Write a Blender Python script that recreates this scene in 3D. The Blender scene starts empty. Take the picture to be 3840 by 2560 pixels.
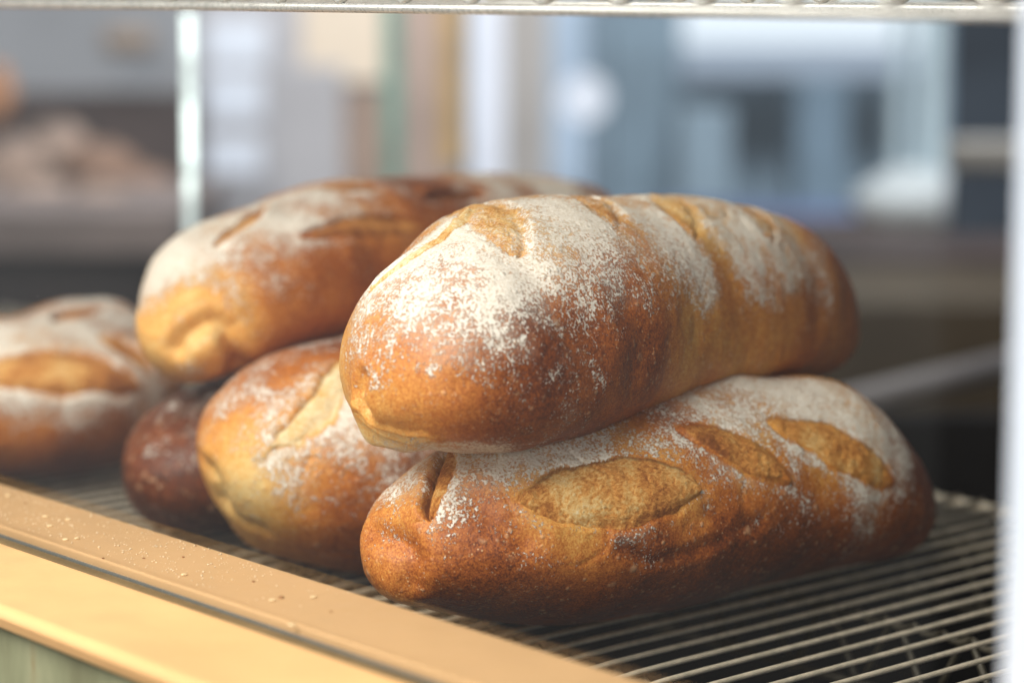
import bpy, bmesh, math, random, json
import numpy as np

# ------------------------------------------------------------------ setup
sc = bpy.context.scene
COL = sc.collection
rnd = random.Random(7)
H = .21                                   # eye height above the wire rack
PITCH = math.atan(1335 / 9067)
F = 9067 / 1.632653
NV = (-.754, -.657)                       # out of the display case, towards the street
SV = (-.657, .754)                        # along the window sill

def W(q, s, z):                           # case coordinates -> world
    return (q * NV[0] + s * SV[0], q * NV[1] + s * SV[1], z)

def tag(o, label, cat, group=None, kind=None):
    if label: o['label'] = label
    if cat: o['category'] = cat
    if group: o['group'] = group
    if kind: o['kind'] = kind
    return o

def link(name, me, mat=None, parent=None):
    o = bpy.data.objects.new(name, me)
    COL.objects.link(o)
    if mat is not None and me is not None and hasattr(me, 'materials'): me.materials.append(mat)
    if parent is not None: o.parent = parent
    return o

def empty(name, loc=(0, 0, 0)):
    o = bpy.data.objects.new(name, None); COL.objects.link(o); o.location = loc
    o.empty_display_size = .02
    return o

class MB:
    """collects shapes for one mesh object"""
    def __init__(self): self.v = []; self.f = []; self.sm = []
    def add(self, vs, fs, smooth=False):
        b = len(self.v); self.v += [tuple(v) for v in vs]
        self.f += [tuple(i + b for i in f) for f in fs]; self.sm += [smooth] * len(fs)
    def prism(self, poly, fn, a, b):
        """poly = list of 2d points, fn(pt, t) -> world, extruded from a to b"""
        n = len(poly)
        vs = [fn(p, a) for p in poly] + [fn(p, b) for p in poly]
        fs = [(i, (i + 1) % n, (i + 1) % n + n, i + n) for i in range(n)]
        fs += [tuple(range(n - 1, -1, -1)), tuple(range(n, 2 * n))]
        self.add(vs, fs)
    def box(self, c, d, rz=0.):
        x, y, z = d[0] / 2, d[1] / 2, d[2] / 2
        ca, sa = math.cos(rz), math.sin(rz)
        vs = []
        for sx, sy, sz in [(-1,-1,-1),(1,-1,-1),(1,1,-1),(-1,1,-1),(-1,-1,1),(1,-1,1),(1,1,1),(-1,1,1)]:
            px, py = sx * x, sy * y
            vs.append((c[0] + px * ca - py * sa, c[1] + px * sa + py * ca, c[2] + sz * z))
        self.add(vs, [(0,3,2,1),(4,5,6,7),(0,1,5,4),(1,2,6,5),(2,3,7,6),(3,0,4,7)])
    def tube(self, pts, r, n=10, caps=True):
        pts = [np.array(p, float) for p in pts]
        m = len(pts); rings = []; up = np.array([0, 0, 1.])
        prev = None
        for i in range(m):
            t = pts[min(i + 1, m - 1)] - pts[max(i - 1, 0)]; t /= np.linalg.norm(t)
            if prev is None:
                a = np.cross(t, up if abs(t[2]) < .9 else np.array([1., 0, 0]))
            else: a = prev - t * (prev @ t)
            a /= np.linalg.norm(a); prev = a; b = np.cross(t, a)
            rings.append([pts[i] + r * (math.cos(k * 2 * math.pi / n) * a + math.sin(k * 2 * math.pi / n) * b) for k in range(n)])
        vs = [v for g in rings for v in g]; fs = []
        for i in range(m - 1):
            for k in range(n): fs.append((i * n + k, i * n + (k + 1) % n, (i + 1) * n + (k + 1) % n, (i + 1) * n + k))
        if caps: fs += [tuple(range(n - 1, -1, -1)), tuple(range((m - 1) * n, m * n))]
        self.add(vs, fs, True)
    def ball(self, c, r, nu=16, nv=10, squash=(1, 1, 1), rz=0.):
        vs = []; fs = []
        ca, sa = math.cos(rz), math.sin(rz)
        for i in range(nv + 1):
            th = math.pi * i / nv
            for k in range(nu):
                ph = 2 * math.pi * k / nu
                x, y, z = r * squash[0] * math.sin(th) * math.cos(ph), r * squash[1] * math.sin(th) * math.sin(ph), r * squash[2] * math.cos(th)
                vs.append((c[0] + x * ca - y * sa, c[1] + x * sa + y * ca, c[2] + z))
        for i in range(nv):
            for k in range(nu): fs.append((i * nu + k, (i + 1) * nu + k, (i + 1) * nu + (k + 1) % nu, i * nu + (k + 1) % nu))
        self.add(vs, fs, True)
    def build(self, name, mat, parent=None, bevel=0, origin=None):
        me = bpy.data.meshes.new(name); 
        vs = self.v
        if origin is not None: vs = [(v[0]-origin[0], v[1]-origin[1], v[2]-origin[2]) for v in vs]
        me.from_pydata(vs, [], self.f); me.update()
        me.polygons.foreach_set('use_smooth', self.sm)
        bm = bmesh.new(); bm.from_mesh(me); bmesh.ops.recalc_face_normals(bm, faces=bm.faces); bm.to_mesh(me); bm.free()
        o = link(name, me, mat, parent)
        if origin is not None: o.location = origin
        if bevel:
            b = o.modifiers.new('bevel', 'BEVEL'); b.width = bevel; b.segments = 3; b.limit_method = 'ANGLE'; b.angle_limit = math.radians(40)
            b.harden_normals = False
        return o

# ------------------------------------------------------------------ materials
class M:
    def __init__(self, name):
        self.m = bpy.data.materials.new(name); self.m.use_nodes = True
        self.t = self.m.node_tree; self.n = self.t.nodes; self.l = self.t.links
        self.n.clear(); self.out = self.n.new('ShaderNodeOutputMaterial')
    def nd(self, ty, **kw):
        x = self.n.new(ty)
        for k, v in kw.items():
            if k in x.bl_rna.properties: setattr(x, k, v)
            else: x.inputs[k.replace('_', ' ')].default_value = v
        return x
    def ln(self, a, b): self.l.new(a, b)
    def noise(self, vec, scale, detail=3, rough=.55, w=None):
        x = self.nd('ShaderNodeTexNoise'); x.inputs['Scale'].default_value = scale; x.inputs['Detail'].default_value = detail; x.inputs['Roughness'].default_value = rough
        if vec is not None: self.ln(vec, x.inputs['Vector'])
        return x.outputs['Fac']
    def math(self, op, a, b=None, clamp=False):
        x = self.nd('ShaderNodeMath'); x.operation = op; x.use_clamp = clamp
        for i, v in enumerate((a, b)):
            if v is None: continue
            if isinstance(v, (int, float)): x.inputs[i].default_value = v
            else: self.ln(v, x.inputs[i])
        return x.outputs[0]
    def mapr(self, v, a, b, c=0., d=1., smooth=True):
        x = self.nd('ShaderNodeMapRange'); x.interpolation_type = 'SMOOTHSTEP' if smooth else 'LINEAR'
        for nm, q in (('Value', v), ('From Min', a), ('From Max', b), ('To Min', c), ('To Max', d)):
            if isinstance(q, (int, float)): x.inputs[nm].default_value = q
            else: self.ln(q, x.inputs[nm])
        return x.outputs[0]
    def mix(self, f, a, b):
        x = self.nd('ShaderNodeMix'); x.data_type = 'RGBA'
        for i, v in ((0, f), (6, a), (7, b)):
            if isinstance(v, (int, float)): x.inputs[i].default_value = v
            elif isinstance(v, tuple): x.inputs[i].default_value = (*v[:3], 1)
            else: self.ln(v, x.inputs[i])
        return x.outputs[2]
    def ramp(self, v, stops):
        x = self.nd('ShaderNodeValToRGB'); e = x.color_ramp.elements
        while len(e) < len(stops): e.new(.5)
        for i, (p, c) in enumerate(stops): e[i].position = p; e[i].color = (*c, 1)
        self.ln(v, x.inputs[0]); return x.outputs[0]
    def bsdf(self, **kw):
        x = self.nd('ShaderNodeBsdfPrincipled')
        for k, v in kw.items():
            nm = k.replace('_', ' ')
            if isinstance(v, (int, float)): x.inputs[nm].default_value = v
            elif isinstance(v, tuple): x.inputs[nm].default_value = (*v[:3], 1)
            else: self.ln(v, x.inputs[nm])
        return x
    def done(self, sh): self.ln(sh, self.out.inputs['Surface']); return self.m

def paint(name, col, rough=.5, var=.08, scale=30, metal=0., spec=.4, bump=0.):
    m = M(name); tc = m.nd('ShaderNodeTexCoord').outputs['Object']
    n = m.noise(tc, scale, 4); n2 = m.noise(tc, scale * 7, 3)
    dark = tuple(c * (1 - var * 2) for c in col); lite = tuple(min(1, c * (1 + var)) for c in col)
    c = m.mix(m.mapr(n, .3, .7), dark, lite)
    b = m.bsdf(Base_Color=c, Roughness=m.mapr(n2, .3, .7, max(.03, rough - .08), min(1, rough + .08)), Metallic=metal, Specular_IOR_Level=spec)
    if bump:
        bp = m.nd('ShaderNodeBump'); bp.inputs['Strength'].default_value = bump; bp.inputs['Distance'].default_value = .001
        m.ln(n2, bp.inputs['Height']); m.ln(bp.outputs[0], b.inputs['Normal'])
    return m.done(b.outputs[0])

def emit(name, col, st):
    m = M(name); e = m.nd('ShaderNodeEmission'); e.inputs[0].default_value = (*col, 1); e.inputs[1].default_value = st
    return m.done(e.outputs[0])

def bread_mat(name, flour_gain=1.):
    m = M(name)
    tc = m.nd('ShaderNodeTexCoord').outputs['Object']
    def at(a): 
        x = m.nd('ShaderNodeAttribute'); x.attribute_name = a; return x.outputs['Fac']
    fl, bk, cr, rim = at('flour'), at('bake'), at('crumb'), at('rim')
    # crust colour from the baking level, which carries some painted shade
    mot = m.noise(tc, 45, 5, .6); fine = m.noise(tc, 420, 4, .65); micro = m.noise(tc, 1500, 3, .7)
    b = m.math('ADD', bk, m.math('MULTIPLY', m.math('SUBTRACT', mot, .5), .22))
    b = m.math('ADD', b, m.math('MULTIPLY', m.math('SUBTRACT', fine, .5), .34))
    b = m.math('ADD', b, m.math('MULTIPLY', m.math('SUBTRACT', micro, .5), .80))
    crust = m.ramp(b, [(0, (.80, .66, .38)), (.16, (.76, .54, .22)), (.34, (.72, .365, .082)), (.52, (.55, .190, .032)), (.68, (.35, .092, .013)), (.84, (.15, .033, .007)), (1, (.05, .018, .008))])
    # small pale blisters
    vo = m.nd('ShaderNodeTexVoronoi'); vo.inputs['Scale'].default_value = 330; m.ln(tc, vo.inputs['Vector'])
    spot = m.math('MULTIPLY', m.mapr(vo.outputs['Distance'], .12, .34, 1, 0), m.mapr(m.noise(tc, 130, 3), .47, .66))
    vo2 = m.nd('ShaderNodeTexVoronoi'); vo2.inputs['Scale'].default_value = 110; m.ln(tc, vo2.inputs['Vector'])
    spot2 = m.math('MULTIPLY', m.mapr(vo2.outputs['Distance'], .08, .22, 1, 0), m.mapr(m.noise(tc, 70, 2), .52, .64))
    sp = m.math('MAXIMUM', spot, m.math('MULTIPLY', spot2, .8))
    crust = m.mix(m.math('MULTIPLY', sp, .58), crust, (.72, .44, .24))
    vo3 = m.nd('ShaderNodeTexVoronoi'); vo3.inputs['Scale'].default_value = 760; m.ln(tc, vo3.inputs['Vector'])
    sp3 = m.math('MULTIPLY', m.mapr(vo3.outputs['Distance'], .10, .30, 1, 0), m.mapr(m.noise(tc, 190, 4, .65), .50, .62))
    crust = m.mix(m.math('MULTIPLY', sp3, .60), crust, (.84, .60, .32))
    # opened crumb inside the slashes
    mp = m.nd('ShaderNodeMapping'); mp.inputs['Scale'].default_value = (1, 2.0, 1.5); m.ln(tc, mp.inputs['Vector'])
    cn = m.noise(mp.outputs[0], 620, 5, .75); cn2 = m.noise(tc, 75, 4)
    vc = m.nd('ShaderNodeTexVoronoi'); vc.inputs['Scale'].default_value = 420; m.ln(mp.outputs[0], vc.inputs['Vector'])
    cv = m.math('ADD', m.math('MULTIPLY', m.math('SUBTRACT', cn, .5), 1.0), m.math('ADD', .56, m.math('MULTIPLY', m.math('SUBTRACT', cn2, .5), .8)))
    cv = m.math('ADD', cv, m.math('MULTIPLY', m.math('SUBTRACT', bk, .42), -1.0))
    cc = m.ramp(cv, [(.28, (.24, .070, .012)), (.42, (.47, .165, .028)), (.55, (.70, .31, .065)), (.70, (.84, .53, .19)), (.88, (.92, .76, .46))])
    pore = m.math('MULTIPLY', m.mapr(vc.outputs['Distance'], .05, .16, 1, 0), m.mapr(cn2, .45, .6))
    cc = m.mix(m.math('MULTIPLY', pore, .40), cc, (.16, .06, .02))
    edge = m.math('ADD', cr, m.math('MULTIPLY', m.math('SUBTRACT', fine, .5), .6))
    crm = m.mapr(edge, .40, .60)
    col = m.mix(crm, crust, cc)
    col = m.mix(m.math('MULTIPLY', rim, .75), col, (.11, .03, .010))
    # flour: fine grains and clumps, thresholded by how much was dusted there
    g1 = m.noise(tc, 1150, 3, .65); g2 = m.noise(tc, 380, 5, .72); g3 = m.noise(tc, 75, 4, .6)
    g = m.math('ADD', m.math('MULTIPLY', g1, .46), m.math('ADD', m.math('MULTIPLY', g2, .34), m.math('MULTIPLY', g3, .24)))
    th = m.mapr(fl, 0., 1., .68, .385, smooth=False)
    fm = m.mapr(m.math('SUBTRACT', g, th), -.012, .045)
    film = m.math('MULTIPLY', m.mapr(fl, .36, 1.0), .62)
    fm = m.math('MAXIMUM', m.math('MULTIPLY', fm, .93), film)
    fm = m.math('MULTIPLY', fm, m.mapr(fl, .0, .06))
    fm = m.math('MULTIPLY', fm, m.mapr(crm, 0, 1, 1, .6))
    flc = m.mix(m.mapr(g1, .35, .65), (.69, .615, .49), (.86, .81, .715))
    col2 = m.mix(fm, col, flc)
    rough = m.mapr(fm, 0, 1, .50, .95); rough = m.math('MAXIMUM', rough, m.math('MULTIPLY', crm, .8))
    # relief
    h = m.math('ADD', m.math('MULTIPLY', fine, .35), m.math('MULTIPLY', fm, .55))
    h = m.math('ADD', h, m.math('MULTIPLY', sp, .30))
    hc = m.math('SUBTRACT', m.math('MULTIPLY', cn, 1.0), m.math('MULTIPLY', pore, .5))
    hx = m.nd('ShaderNodeMix'); hx.data_type = 'FLOAT'
    m.ln(crm, hx.inputs[0]); m.ln(h, hx.inputs[2]); m.ln(hc, hx.inputs[3])
    bp = m.nd('ShaderNodeBump'); bp.inputs['Strength'].default_value = .75; bp.inputs['Distance'].default_value = .0013
    m.ln(hx.outputs[0], bp.inputs['Height'])
    bs = m.bsdf(Base_Color=col2, Roughness=rough, Specular_IOR_Level=.34)
    m.ln(bp.outputs[0], bs.inputs['Normal'])
    return m.done(bs.outputs[0])

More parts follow.
